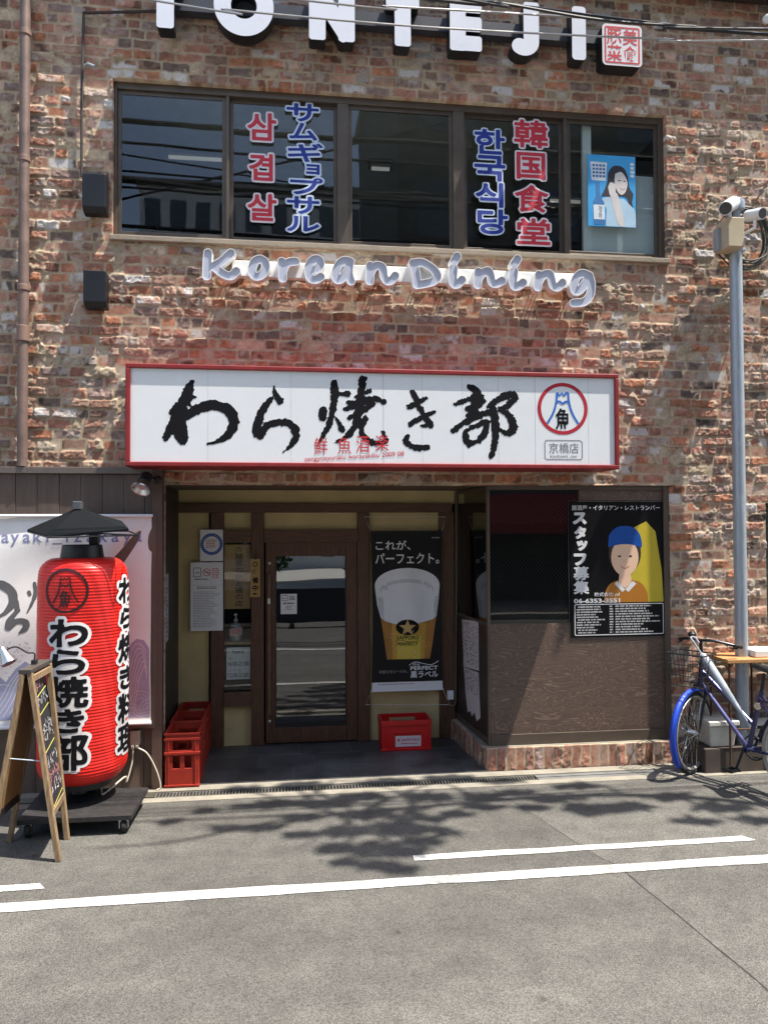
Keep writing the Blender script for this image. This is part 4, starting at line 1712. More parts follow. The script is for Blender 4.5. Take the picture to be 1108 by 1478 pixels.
# flood lamp on the brown post
fl = thing('flood_lamp', 'small black reflector lamp with a silver rim on the brown post under the sign', 'lamp', at(212, 692, -.16))
hd = at(213, 685, -.2)
ft = at(201, 711, -.30)
ax = (ft - hd).normalized()
mb = MB()
mb.lathe([(.022, 0), (.040, .004), (.040, .018), (.028, .022), (.042, .03), (.042, .045), (.03, .05), (.044, .058), (.045, .075), (.035, .08)], hd, 20, axis=ax)
mb.build('heat_sink', M_BLACK, fl, smooth=True)
mb = MB()
mb.lathe([(.034, .075), (.050, .115), (.068, .135), (.069, .150), (.060, .148), (.035, .12)], hd, 24, axis=ax)
mb.build('reflector', M_STEEL, fl, smooth=True)
mb = MB()
mb.tube([hd + ax * .04, at(222, 690, -.15), at(228, 693, -.1)], .008, 8)
mb.lathe([(.03, 0), (.03, .02), (.02, .03)], at(228, 693, -.1), 14, axis=(0, -1, 0))
mb.build('bracket', M_BLACK, fl, smooth=True)
mb = MB()
mb.lathe([(.03, 0), (.036, .02), (.036, .05), (.02, .06)], at(1104, 30, -.09), 14, axis=(-.3, -1, -.3))
tag(mb.build('spot_lamp', M_WHITE, smooth=True), 'small white spot lamp on the brick at the right edge under the roof', 'lamp')
# overhead wires in front of the facade
M_WIRE = mat('black wire', (.02, .02, .02), .35, var=.1)
M_WIREG = mat('bright steel wire', (.42, .42, .42), .3, .6)


def wire(name, lb, pts, r, Y, m, group='wires strung across the front of the building'):
    P = [at(x, y, Y) for x, y in pts]
    d0, d1 = (P[0] - P[1]), (P[-1] - P[-2])
    P = [P[0] + d0.normalized() * 6 + V((0, 0, .25))] + P + [P[-1] + d1.normalized() * 8 + V((0, 0, .2))]
    mb = MB()
    mb.tube(spline([tuple(p) for p in P], 8), r, 7)
    tag(mb.build(name, m, smooth=True), lb, 'wire', group)


wire('overhead_wire', 'lowest thin steel wire crossing the block letters from edge to edge', [(219, 0), (330, 14), (560, 35), (752, 47), (960, 56), (1108, 58)], .0065, -1.2, M_WIREG)
wire('overhead_wire', 'second thin steel wire crossing above the lowest one over the block letters', [(434, 0), (560, 9), (700, 17), (860, 27), (960, 37), (1108, 41)], .0065, -1.25, M_WIREG)
wire('overhead_wire', 'thick black cable sagging over the top of the last block letters', [(560, -8), (688, 2), (752, 9), (869, 25), (1000, 40), (1108, 50)], .011, -1.3, M_WIRE)
wire('overhead_wire', 'black cable merging with the thick one above the seal sign', [(600, -14), (720, 4), (869, 29), (1000, 38), (1108, 42)], .009, -1.35, M_WIRE)

# ------------------------------------------------------------------ long cloth banner on the cladding
BY = -.125


class Cloth(Fr):
    def p(s, a, b, c=0.0):
        h = 1.56
        t = b / h
        x = a + .0
        w = .016 * math.sin(2.1 * (a * 2.2 - b * 1.6)) + .010 * math.sin(5.3 * a + 2.2 * b + 1) + .006 * math.sin(9 * b - 4 * a)
        # pulled folds running down from the right-hand corner
        dx, db = s.L - a, h - b
        ang = math.atan2(db, dx + .001)
        rad = math.hypot(dx, db)
        w += .012 * math.sin(ang * 11) * math.exp(-rad * 1.4) * min(1, rad * 5)
        w *= min(1, t * 6, (1 - t) * 8)
        return s.o + V((a, -(c + w + .012), b))


bn_x0, bn_x1 = -3.1, at(218, 900, BY).x
bn_z0, bn_z1 = at(218, 1042, BY).z, at(218, 745, BY).z
CF = Cloth((bn_x0, BY + .02, bn_z0))
CF.L = bn_x1 - bn_x0
bh_ = bn_z1 - bn_z0
ban = thing('cloth_banner', 'large white cloth banner with grey brush writing and lilac waves on the brown cladding', 'banner', ((bn_x0 + bn_x1) / 2, BY, bn_z0))
mb = MB()
nx_, nz_ = 110, 70
vs = [(CF.L * i / nx_, bh_ * j / nz_) for j in range(nz_ + 1) for i in range(nx_ + 1)]
fs = [(j * (nx_ + 1) + i, j * (nx_ + 1) + i + 1, (j + 1) * (nx_ + 1) + i + 1, (j + 1) * (nx_ + 1) + i) for j in range(nz_) for i in range(nx_)]
mb.solid(CF, vs, fs, -.002, 0)
mb.build('cloth', mat('banner cloth', (.80, .79, .77), .55, var=.03, bump=.15, bscale=200), ban, smooth=True)


def bu(px, py):
    p = at(px, py, BY)
    return p.x - bn_x0, p.z - bn_z0


def fine(v2, fs, step=.05):
    """cut flat faces into small ones so they can follow a curved sheet"""
    bm = bmesh.new()
    vv = [bm.verts.new((x, y, 0)) for x, y in v2]
    for f in fs:
        try: bm.faces.new([vv[i] for i in f])
        except ValueError: pass
    for ax in (0, 1):
        lo, hi = min(v[ax] for v in v2), max(v[ax] for v in v2)
        t = math.ceil(lo / step) * step
        while t < hi:
            nn = [0, 0, 0]
            nn[ax] = 1
            co = [0, 0, 0]
            co[ax] = t
            bmesh.ops.bisect_plane(bm, geom=bm.verts[:] + bm.edges[:] + bm.faces[:], plane_co=co, plane_no=nn)
            t += step
    bm.verts.index_update()
    o = [(v.co.x, v.co.y) for v in bm.verts], [tuple(v.index for v in f.verts) for f in bm.faces]
    bm.free()
    return o


def bent_write(mb, fr, body, rect, c, mi=0, bold=0.0, step=.05):
    t = MB()
    write(t, Fr((0, 0, 0), (1, 0, 0), (0, 1, 0)), body, *rect, 0, 0, bold)
    v2, fs = fine([(v[0], v[1]) for v in t.v], t.f, step)
    mb.flat(fr, v2, fs, c, mi)


mb = MB()
xx = [bu(px, 780)[0] for px in (-96, 8, 28, 46, 64, 76, 88, 108, 122, 142, 160, 180, 199)]
za, zb_ = bu(0, 783)[1], bu(0, 768)[1]
for ch, x in zip('rayaki_izakaya'[1:], [bu(px, 780)[0] for px in (8, 22, 39, 55, 69, 83, 97, 112, 130, 149, 166, 183, 199)]):
    if ch == ' ' or x == 0: continue
    vs_, _ = font_mesh(ch, .012)
    A_ = np.array(vs_)
    k = .128
    bent_write(mb, CF, ch, (x - (A_[:, 0].max() - A_[:, 0].min()) * k / 2, za + A_[:, 1].min() * k, x + (A_[:, 0].max() - A_[:, 0].min()) * k / 2, za + A_[:, 1].max() * k), .0015, 0, .012, .04)
x = xx[1] - .16
for ch in reversed('war'):
    A_ = np.array(font_mesh(ch, .012)[0])
    w2 = (A_[:, 0].max() - A_[:, 0].min()) * .118
    bent_write(mb, CF, ch, (x - w2 / 2, za, x + w2 / 2, za + A_[:, 1].max() * .118), .0015, 0, .012, .04)
    x -= .115
mb.build('lettering', mat('faded blue ink', S(128, 132, 168), .6), ban)
# grey brush writing
st = [[(-62, 850, 5), (-66, 900, 6), (-70, 960, 6)], [(-75, 880, 4), (-52, 874, 4)], [(-85, 925, 4), (-50, 878, 5), (-10, 845, 6), (14, 850, 6), (20, 868, 6), (8, 885, 3), (-8, 893, 1)],
      [(26, 868, 2), (26, 880, 4)], [(24, 884, 3), (15, 897, 5), (14, 905, 5)], [(14, 904, 5), (26, 896, 4), (38, 898, 4), (38, 906, 4), (28, 914, 1)],
      [(50, 842, 2), (52, 855, 3), (46, 872, 2), (40, 884, 1)], [(42, 855, 3), (43, 858, 3)], [(60, 850, 3), (62, 880, 4), (58, 900, 3)]]
st2 = [[(*bu(x, y), r * .0053 * .95) for x, y, r in spline(s_, 5)] for s_ in st]
xs, zs, X, Z = grid(bu(-110, 0)[0], bu(0, 985)[1], bu(72, 0)[0], bu(0, 830)[1], .006)
v2, fs = march(seg_field(X, Z, st2) + .012 * (fbm(X, Z, 25, 4) - .5), xs, zs)
mb = MB()
mb.flat(CF, v2, fs, .0018)
mb.build('brush_lettering', mat('grey brush ink', (.11, .11, .115), .6), ban)
# drawn waves
WL = [mat('wave lilac', S(165, 155, 180), .6), mat('wave blue grey', S(150, 155, 185), .6), mat('wave line', (.62, .60, .62), .6)]
wv = MB()


def wave_patch(pts, mi, c):
    v2, fs = fine([bu(*p) for p in pts], [tuple(range(len(pts)))], .05)
    wv.flat(CF, v2, fs, c, mi)


def wave_line(pts, wd=.0055):
    wv.line(CF, [bu(*p) for p in spline(pts, 6)], wd, .0032, 2)


wave_patch([(186, 1036), (216, 1036), (216, 935), (208, 924), (198, 922), (190, 928), (180, 950), (176, 1000)], 0, .0016)
for k in range(6):
    d = k * 6
    wave_line([(184 + d * .3, 1000 + d), (186 + d * .5, 965 + d * .6), (193 + d * .45, 934 + d * 1.1), (203 + d * .2, 930 + d), (213, 942 + d * 1.2)])
for (cx_, cy_) in ((203, 1012), (216, 1024), (188, 1030)):
    for r in (5, 10, 15):
        wave_line([(max(178, cx_ - r), cy_), (cx_ - r * .7, cy_ - r * .7), (cx_, cy_ - r), (min(216, cx_ + r * .7), cy_ - r * .7), (min(216, cx_ + r), cy_)], .004)
for k in range(3): wave_line([(178, 1024 + k * 5), (190, 1016 + k * 6), (200, 1026 + k * 4), (216, 1022 + k * 5)], .004)
wave_patch([(-120, 1040), (60, 1040), (62, 1000), (50, 965), (36, 955), (22, 966), (8, 985), (-20, 960), (-60, 975), (-120, 950)], 1, .0016)
for k in range(7):
    d = k * 8
    wave_line([(-20 + d, 1036), (0 + d * .8, 1010), (14 + d * .6, 985), (30 + d * .3, 968 + d * .3), (44 + d * .1, 972 + d * .6), (54, 990 + d * .7)], .005)
for k in range(8): wave_line([(-115 + k * 12, 1036), (-105 + k * 12, 1000), (-85 + k * 12, 975 + k * 2), (-70 + k * 12, 990)], .005)
for i in range(40):
    a_, b_ = bu(random.uniform(0, 50), random.uniform(925, 985))
    wv.poly(CF, ell(a_, b_, .005, .005, 6), .003, 1)
wv.build('wave_drawing', WL, ban)
mb = MB()
mb.tube([(bn_x0 - .02, BY - .005, bn_z1 + .004), (bn_x1 + .012, BY - .005, bn_z1 + .004)], .012, 10)
mb.build('top_rod', M_WHITE, ban, smooth=True)
mb = MB()
mb.tube([(bn_x0 - .02, BY - .005, bn_z0 - .004), (bn_x1 + .005, BY - .005, bn_z0 - .004)], .014, 10)
mb.build('bottom_rod', M_WHITE, ban, smooth=True)
# brown backing board of the banner
mb = MB()
mb.box(-3.2, -.104, bn_z0 - .05, -1.0, -.096, bn_z1 + .01)
tag(mb.build('backing_board', mat('brown board', (.12, .082, .062), .5, var=.15)), 'flat brown board that the cloth banner is stretched over', 'board')

# ------------------------------------------------------------------ red lantern on its trolley
LX, LYC = -1.412, -.52
lan = thing('paper_lantern', 'big ribbed red lantern with black writing under a small black roof', 'lantern', (LX, LYC, .13))
RB = .290
Zt, Zb = 1.765, .262


def lrad(z):
    sh = .13
    if z > Zt - sh:
        t = (z - (Zt - sh)) / sh
        return .165 + (RB - .165) * math.sqrt(max(0, 1 - t ** 2.3))
    if z < Zb + sh * .9:
        t = ((Zb + sh * .9) - z) / (sh * .9)
        return .19 + (RB - .19) * math.sqrt(max(0, 1 - t ** 2.2))
    return RB + .006 * math.sin((z - Zb) / (Zt - Zb) * math.pi)


def lrib(z): return lrad(z) - .0032 * abs(math.cos(math.pi * (z - Zb) / .021)) ** 2.5 - .0012 * math.sin(z * 37) * math.sin(z * 11)


prof = []
z = Zb
while z < Zt:
    prof.append((lrib(z) if Zb + .02 < z < Zt - .015 else lrad(z), z))
    z += .021 / 5
prof.append((lrad(Zt), Zt))
mb = MB()
mb.lathe(prof, (LX, LYC, 0), 72)
M_LAN = mat('red lantern vinyl', (.70, .018, .012), .40, var=.10, scale=5, spec=.45, bump=.08, bscale=14)
lbody = mb.build('body', M_LAN, lan, smooth=True, angle=80)


class Drum:
    """wraps a (arc length, height) drawing round the lantern"""

    def __init__(s, phi): s.phi = phi

    def p(s, a, b, c=0.0):
        r = lrad(b) + c + .0012
        t = s.phi + a / RB
        return V((LX + r * math.sin(t), LYC - r * math.cos(t), b))


FRONT = math.radians(-19)
SIDE = math.radians(70)
view_phi = math.atan2(CAMP.x - LX, LYC - CAMP.y)       # bearing of the street side
FRONT += view_phi
SIDE += view_phi


def lantern_text(name, chars, phi, boxes, grow, rim):
    sets = []
    for ch, (a0, b0, a1, b1) in zip(chars, boxes): sets.append(fit(font_segs(ch), (a0, b0, a1, b1)))
    xs, zs, F = letters_field(sets, rim + .015, .0055)
    dr = Drum(phi)
    wob = .006 * (fbm(*np.meshgrid(xs, zs), 30, 2) - .5)
    mb = MB()
    v2, fs = march(F + wob * .5, xs, zs, rim)
    mb.flat(dr, v2, fs, .0012)
    o = mb.build('lettering_outline', mat('lantern white', (.72, .70, .70), .5), lbody)
    mb = MB()
    v2, fs = march(F + wob, xs, zs, grow)
    mb.flat(dr, v2, fs, .0028)
    mb.build('lettering', M_INK, lbody)


zz = lambda py: at(121, py, LYC - RB * .9).z
fb = []
for py0, py1, w in ((894, 931, .235), (937, 970, .205), (976, 1018, .245), (1022, 1054, .195), (1058, 1108, .245)):
    fb.append((-w / 2, zz(py1), w / 2, zz(py0)))
lantern_text('front', 'わら焼き部', FRONT, fb, .0075, .028)
fb = []
for py0, py1, w in ((838, 874, .21), (884, 912, .18), (922, 962, .22), (972, 1004, .19), (1012, 1054, .22), (1060, 1098, .22)):
    fb.append((-w / 2, zz(py1), w / 2, zz(py0)))
lantern_text('side', 'わら焼き料理', SIDE, fb, .0075, .028)
em = MB()
dr = Drum(FRONT - .06)
czl = zz(852)
em.line(dr, ell(0, czl, .138, .138, 60), .016, .002, 0, True)
t = MB()
crest(t, Fr((0, 0, 0), (1, 0, 0), (0, 1, 0)), 0, 0, .138, 0, 0, 0, .009)
v2, fs = fine([(v[0], v[1] + czl) for v in t.v], t.f, .03)
em.flat(dr, v2, fs, .002)
em.build('crest', mat('dark red ink', (.035, .006, .007), .5), lbody)
mb = MB()
mb.lathe([(.140, Zt - .008), (.142, Zt + .01), (.130, Zt + .085), (.124, Zt + .088)], (LX - .01, LYC, 0), 40)
mb.build('top_ring', M_BLACK, lan, smooth=True)
mb = MB()
mb.lathe([(.14, Zb - .05), (.19, Zb - .045), (.195, Zb + .01)], (LX, LYC, 0), 40)
mb.build('bottom_ring', M_BLACK, lan, smooth=True)
mxx = at(136, 780, LYC + .05).x
mb = MB()
mb.box(mxx - .03, LYC + .03, .13, mxx + .03, LYC + .09, 2.04)
mb.build('mast', M_BLACK, lan, bevel=.004)
mb = MB()
mb.lathe([(.13, .13), (.10, .145), (.05, .155), (.045, .25)], (LX - .02, LYC, 0), 28)
mb.build('pedestal', M_BLACK, lan, smooth=True)
mb = MB()
for px, py in ((52, 1), (150, 1)): pass
ap = at(112, 733, LYC)
e1 = [at(38, 764, LYC + .10), at(70, 772, LYC - .28), at(198, 771, LYC - .22), at(172, 764, LYC + .22)]
c_ = sum((V(e) for e in e1), V()) / 4
e1 = [at(40, 764, LYC + .16), at(70, 774, LYC - .28), at(186, 763, LYC - .24), at(176, 752, LYC + .26)]
vs = [ap] + e1 + [p - V((0, 0, .012)) for p in e1] + [ap - V((0, 0, .03))]
mb.add(vs, [(0, 1, 2), (0, 2, 3), (0, 3, 4), (0, 4, 1), (9, 6, 5), (9, 7, 6), (9, 8, 7), (9, 5, 8), (1, 5, 6, 2), (2, 6, 7, 3), (3, 7, 8, 4), (4, 8, 5, 1)])
mb.build('roof', mat('black roof cloth', (.006, .0075, .009), .85, var=.2, spec=.12), lan)
mb = MB()
fr_ = [at(70, 773, LYC - .28), at(200, 770, LYC - .24), at(186, 764, LYC + .2), at(40, 765, LYC + .16)]
mb.tube([p - V((0, 0, .012)) for p in fr_], .006, 6, closed=True)
for p in fr_[:2]: mb.tube([p - V((0, 0, .012)), V((mxx, LYC + .06, 1.93))], .005, 6)
mb.build('roof_frame', M_BLACK, lan)
mb = MB()
mb.box(ap.x - .025, LYC - .03, ap.z - .012, ap.x + .03, LYC + .03, ap.z + .045)
mb.build('finial', mat('grey cap', (.10, .11, .12), .5, .3), lan, bevel=.005)
# trolley
tr = thing('trolley', 'low flat black platform trolley on castors carrying the red lantern', 'trolley', (-1.41, -.5, 0))
z1 = .125
c1, c2, c3, c4 = gd(24, 1184, z1), gd(190, 1176, z1), gd(214, 1136, z1), gd(62, 1140, z1)
mb = MB()
vs = [V((p.x, p.y, z)) for z in (z1 - .035, z1) for p in (c1, c2, c3, c4)]
mb.add(vs, [(3, 2, 1, 0), (4, 5, 6, 7), (0, 1, 5, 4), (1, 2, 6, 5), (2, 3, 7, 6), (3, 0, 4, 7)])
mb.build('deck', mat('black trolley deck', (.020, .019, .019), .6, var=.4, scale=16, bump=.3, bscale=60), tr, bevel=.004)
cen = (c1 + c2 + c3 + c4) / 4
for c in (c1, c2, c3, c4):
    p = c.lerp(cen, .16)
    wh = MB()
    wh.lathe([(.020, -.016), (.042, -.016), (.046, -.008), (.046, .008), (.042, .016), (.020, .016)], (p.x, p.y, .046), 20, axis=(1, .25, 0))
    wo = wh.build('castor', M_RUBBER, tr, smooth=True)
    mb = MB()
    mb.box(p.x - .03, p.y - .02, .078, p.x + .03, p.y + .025, z1 - .035)
    mb.box(p.x - .028, p.y - .012, .03, p.x - .023, p.y + .012, .08)
    mb.box(p.x + .023, p.y - .012, .03, p.x + .028, p.y + .012, .08)
    mb.build('fork', M_STEEL, wo)
# socket and its leads
sk = at(197, 1064, -.06)
so = thing('power_socket', 'small beige outdoor power socket below the cloth banner', 'socket', (sk.x, -.06, sk.z - .06))
mb = MB()
mb.box(sk.x - .035, -.12, sk.z - .045, sk.x + .035, -.06, sk.z + .06)
mb.build('box', mat('beige plastic', (.36, .30, .24), .5), so, bevel=.006)
mb = MB()
mb.box(sk.x - .025, -.135, sk.z - .068, sk.x - .003, -.10, sk.z - .045)
mb.box(sk.x + .008, -.135, sk.z - .064, sk.x + .028, -.10, sk.z - .045)
mb.build('plug', mat('grey plug', (.24, .21, .18), .5), so, bevel=.003)
M_LEAD = mat('off white lead', (.50, .45, .37), .5)
p0 = V((sk.x - .014, -.115, sk.z - .065))
mb = MB()
mb.tube(spline([tuple(q) for q in (p0, at(191, 1100, -.12), at(183, 1128, -.15), V((-1.2, -.2, .145)), gd(150, 1146, .135), V((LX + .1, LYC + .1, .14)))], 6), .006, 7)
tag(mb.build('power_lead', M_LEAD, smooth=True), 'pale lead hanging from the socket down to the lantern trolley', 'lead')
p0 = V((sk.x + .018, -.115, sk.z - .062))
mb = MB()
mb.tube(spline([tuple(q) for q in (p0, at(213, 1088, -.12), at(226, 1112, -.12), at(232, 1135, -.12), V((-.985, -.13, .014)))], 6), .006, 7)
tag(mb.build('power_lead', M_LEAD, smooth=True), 'pale lead running from the socket to the foot of the brown post', 'lead')

# ------------------------------------------------------------------ A-frame board
ab = thing('sidewalk_board', 'wooden folding pavement board with a chalk menu, standing left of the lantern', 'sandwich board', (-1.55, -1.09, 0))
rn, rf = gd(85, 1243), gd(97, 1211)
ln_, lf = V((-1.755, -1.245, 0)), gd(14, 1215)
tn = at(39, 972, -1.20)
tf = at(66, 958, -.93)
M_WOODP = mat('pale board wood', (.23, .155, .085), .75, var=.5, scale=12, stretch=(5, 5, .7))
M_BACK = mat('board back ply', (.27, .15, .055), .6, var=.2, scale=6)
for nm, bn_, bf_ in (('front_leaf', rn, rf), ('rear_leaf', ln_, lf)):
    sgn = 1 if nm == 'front_leaf' else -1
    tn2, tf2 = tn + V((.02 * sgn, 0, 0)), tf + V((.02 * sgn, 0, 0))
    mb = MB()
    mb.bar(bn_, tn2, .03, .035, up=(0, 1, 0))
    lf0 = mb.build('leaf', M_WOODP, ab, bevel=.003)
    mb = MB()
    mb.bar(bf_, tf2, .03, .035, up=(0, 1, 0))
    mb.build('stile', M_WOODP, lf0, bevel=.003)
    mb = MB()
    mb.bar(bn_.lerp(tn2, .97), bf_.lerp(tf2, .97), .03, .04)
    mb.bar(bn_.lerp(tn2, .25), bf_.lerp(tf2, .25), .03, .045)
    mb.build('rail', M_WOODP if sgn > 0 else M_BLACK, lf0, bevel=.003)
    o_ = bn_.lerp(tn2, .26)
    uu = bf_.lerp(tf2, .26) - o_
    vv = tn2 - bn_
    pf = Fr(o_, uu, vv)
    wd, hd_ = uu.length, vv.length * .70
    mb = MB()
    mb.fbox(pf, .0, 0, wd, hd_, -.006, .006)
    mb.build('back_panel', M_BACK, lf0)
    s1 = 1 if pf.n.x * sgn > 0 else -1
    if s1 > 0:
        ff = pf
    else:
        ff = Fr(o_ + uu, -uu, vv)
    mb = MB()
    mb.fbox(ff, .012, .01, wd - .012, hd_, .006, .010)
    bd = mb.build('chalkboard', mat('chalkboard', (.022, .024, .028), .5, var=.3), lf0)
    if sgn > 0:
        mb = MB()
        for f in (.02, .43, .72, .86): mb.line(ff, [(.02, hd_ * f), (wd - .02, hd_ * (f + .035))], .007, .0112, 0)
        cw = MB()
        for r0, (f, h_, mi) in enumerate(((.89, .07, 1), (.77, .07, 0), (.50, .06, 0), (.57, .05, 0), (.30, .06, 0), (.16, .07, 1), (.10, .05, 0), (.22, .05, 1))):
            for k in range(4):
                a0 = .035 + k * .066
                for q in range(5):
                    x0, y0 = a0 + random.uniform(0, .045), hd_ * f + random.uniform(0, h_ * .9)
                    dx, dy = random.choice(((.03, 0), (0, .03), (.018, .018), (-.016, .02)))
                    cw.line(ff, [(x0, y0), (x0 + dx, y0 + dy)], .004, .0114 + .0002 * q, mi)
        mb.build('chalk_rule', mat('yellow chalk', (.62, .60, .12), .8), bd)
        cw.build('chalk_writing', [mat('white chalk', (.62, .64, .66), .8), mat('pink chalk', (.55, .24, .26), .8)], bd)
mb = MB()
mb.bar(tn + V((-.005, -.02, .012)), tf + V((-.005, .02, .012)), .075, .028)
mb.build('top_cap', mat('worn dark cap', (.06, .052, .045), .5), ab, bevel=.004)
mb = MB()
mb.tube([ln_.lerp(tn, .55), rn.lerp(tn, .53)], .004, 6)
mb.build('stay', M_GALV, ab)
# clip-on lamp at its top
lp = thing('clip_lamp', 'small silver clip-on lamp on a curved arm at the top of the pavement board', 'lamp', tn)
cb = at(50, 955, -1.06)
mb = MB()
mb.tube(spline([tuple(q) for q in (cb, cb + V((.0, 0, .05)), at(40, 942, -1.06), at(25, 934, -1.06), at(14, 936, -1.06), at(8, 941, -1.06))], 6), .005, 7)
mb.build('arm', M_DKMETAL, lp, smooth=True)
h0 = at(4, 938, -1.06)
ax = (at(13, 956, -1.08) - h0).normalized()
mb = MB()
mb.lathe([(.010, -.02), (.020, -.012), (.026, .03), (.040, .075), (.046, .095), (.040, .093)], h0, 20, axis=ax)
mb.build('shade', mat('brushed aluminium', (.5, .5, .5), .35, .9), lp, smooth=True)
mb = MB()
mb.box(cb.x - .015, cb.y - .02, cb.z - .04, cb.x + .015, cb.y + .02, cb.z + .012)
mb.build('clip', M_BLACK, lp, bevel=.003)

# ------------------------------------------------------------------ crates


def tall_crate(loc, label):
    root = thing('bottle_crate', label, 'crate', loc, 'tall red bottle crates in the doorway')
    x0, y0, z0 = loc
    w, d, h = .250, .344, .402
    X0, X1 = x0 - w / 2, x0 + w / 2
    Y1 = y0 + d

    def B_(name, boxes, bev=.004):
        mb = MB()
        for b in boxes: mb.box(X0 + b[0], y0 + b[1], z0 + b[2], X0 + b[3], y0 + b[4], z0 + b[5])
        return mb.build(name, M_CRATE, root, bevel=bev)
    t = .012
    fr_w = [(.0, 0, .0, .03, t, h), (w - .03, 0, 0, w, t, h), (.03, .002, 0, w - .03, t, .14), (.03, .002, .235, w - .03, t, .275), (.03, .002, .35, w - .03, t, h),
            (.03, .002, .14, .055, t, .235), (w - .055, .002, .14, w - .03, t, .235), (w / 2 - .017, .002, .14, w / 2 + .017, t, .235),
            (.03, .002, .275, .055, t, .35), (w - .055, .002, .275, w - .03, t, .35)]
    B_('front_wall', fr_w, .003)
    B_('back_wall', [(a, d - t if b < .1 else b, c, e, d, g) for a, b, c, e, f, g in fr_w], .003)
    for nm, xa, xb in (('side_wall', 0.0, t), ('side_wall', w - t, w)):
        B_(nm, [(xa, t, 0, xb, d - t, .14), (xa, t, .235, xb, d - t, .275), (xa, t, .35, xb, d - t, h), (xa, t, .14, xb, .06, .35), (xa, d - .06, .14, xb, d - t, .35), (xa, d / 2 - .03, .14, xb, d / 2 + .03, .35)], .002)
    B_('base', [(t, t, .0, w - t, d - t, .012)], 0)
    B_('divider', [(w / 2 - .004, t, .012, w / 2 + .004, d - t, .22), (t, d / 3, .012, w - t, d / 3 + .008, .22), (t, 2 * d / 3, .012, w - t, 2 * d / 3 + .008, .22)], 0)
    r = .007
    B_('rib', [(-r, -r, h - .05, w + r, .006, h - .032), (-r, -r, .245, w + r, .006, .265), (-r, -r, .006, w + r, .006, .02), (w - .004, .0, h - .05, w + r, d, h - .032), (w - .004, 0, .245, w + r, d, .265), (-r, -r, h - .01, w + r, .014, h + .004),
               (-r, .014, h - .01, .014, d, h + .004), (w - .014, .014, h - .01, w + r, d, h + .004), (.014, d - .014, h - .01, w - .014, d + .0, h + .004), (.02, -.005, 0, .032, .004, .36), (w - .032, -.005, 0, w - .02, .004, .36)], .002)
    return root


cx0 = (gd(237, 1140).x + gd(287, 1138).x) / 2
labs = ['front one of the three tall red bottle crates, nearest the street', 'middle one of the three tall red bottle crates inside the doorway', 'rearmost of the three tall red bottle crates, against the ochre wall']
c_first = tall_crate((cx0 + .004, -.092, .014), labs[0])
for k in (1, 2):
    c = copy_tree(c_first)
    c.location = V(c_first.location) + V((-.012 * k + .01 * (k == 2), .347 * k, .003))
    c['label'] = labs[k]
for o in [c_first]: pass
# the third one is pushed against the rear wall, so it stands a little shorter in the row
rc = thing('beer_crate', 'low bright red beer crate with a white sticker under the beer banner', 'crate', (1.02, .66, .018))
p, q = gd(551, 1085, .018), gd(623, 1082, .018)
rx0, rx1, ry = p.x + .0, q.x - .005, (p.y + q.y) / 2
rd, rh = .27, .262
z0 = .018


def RBX(name, boxes, bev=.006):
    mb = MB()
    for b in boxes: mb.box(rx0 + b[0], ry + b[1], z0 + b[2], rx0 + b[3], ry + b[4], z0 + b[5])
    return mb.build(name, M_CRATE2, rc, bevel=bev, seg=3)


w = rx1 - rx0
t = .012
fw = RBX('front_wall', [(.012, .006, 0, w - .012, t + .004, rh - .045)])
RBX('back_wall', [(.0, rd - t, 0, w, rd, .13), (0, rd - t, .13, .10, rd, rh), (w - .1, rd - t, .13, w, rd, rh), (.1, rd - t, rh - .035, w - .1, rd, rh)], .004)
RBX('side_wall', [(0, t, 0, t, rd - t, rh - .03)])
RBX('side_wall', [(w - t, t, 0, w, rd - t, rh - .03)])
RBX('base', [(t, t, 0, w - t, rd - t, .012)], 0)
RBX('rib', [(-.006, -.006, rh - .045, w + .006, .014, rh), (-.006, .014, rh - .045, .014, rd - .014, rh), (w - .014, .014, rh - .045, w + .006, rd - .014, rh), (-.004, -.004, 0, w + .004, .008, .022),
            (0, 0, .022, .03, .01, rh - .045), (w - .03, 0, .022, w, .01, rh - .045), (.10, -.002, .15, w - .1, .01, .165)], .004)
stf = Fr((rx0 + .12, ry + .006, z0 + .035))
mb = MB()
sw, sh = .225, .092
mb.fbox(stf, 0, 0, sw, sh, -.001, .001)
st_ = mb.build('sticker', mat('white sticker', (.70, .62, .64), .4, var=.03), rc)
mb = MB()


def star(cx, cy, r, k=.42): return [(cx + r * (1 if i % 2 == 0 else k) * math.sin(math.pi * i / 5), cy + r * (1 if i % 2 == 0 else k) * math.cos(math.pi * i / 5)) for i in range(10)][::-1]


mb.poly(stf, star(.028, .058, .018), .0016)
write(mb, stf, 'SAPPORO', .052, .046, .212, .07, .0016, 0, .012)
greek(mb, stf, .05, .032, .20, .02, 1, .0016, 0, .6, .9)
mb.build('lettering', M_REDINK, st_)

# ------------------------------------------------------------------ notices in the entrance
NY = YB - .045


def paper(name, label, cat, x0, y0, x1, y1, Y, m=None, group=None, parent_mat=None):
    a, b = at(x0, y1, Y), at(x1, y0, Y)
    r = thing(name, label, cat, ((a.x + b.x) / 2, Y, a.z), group)
    fr = Fr((a.x, Y, a.z))
    w, h = b.x - a.x, b.z - a.z
    mb = MB()
    n_ = 8
    vs = [(w * i / n_, h * j / n_) for j in range(n_ + 1) for i in range(n_ + 1)]
    fs = [(j * (n_ + 1) + i, j * (n_ + 1) + i + 1, (j + 1) * (n_ + 1) + i + 1, (j + 1) * (n_ + 1) + i) for j in range(n_) for i in range(n_)]
    mb.solid(fr, vs, fs, -.001, 0)
    mb.build('sheet', m or M_PAPER, r)
    return r, fr, w, h


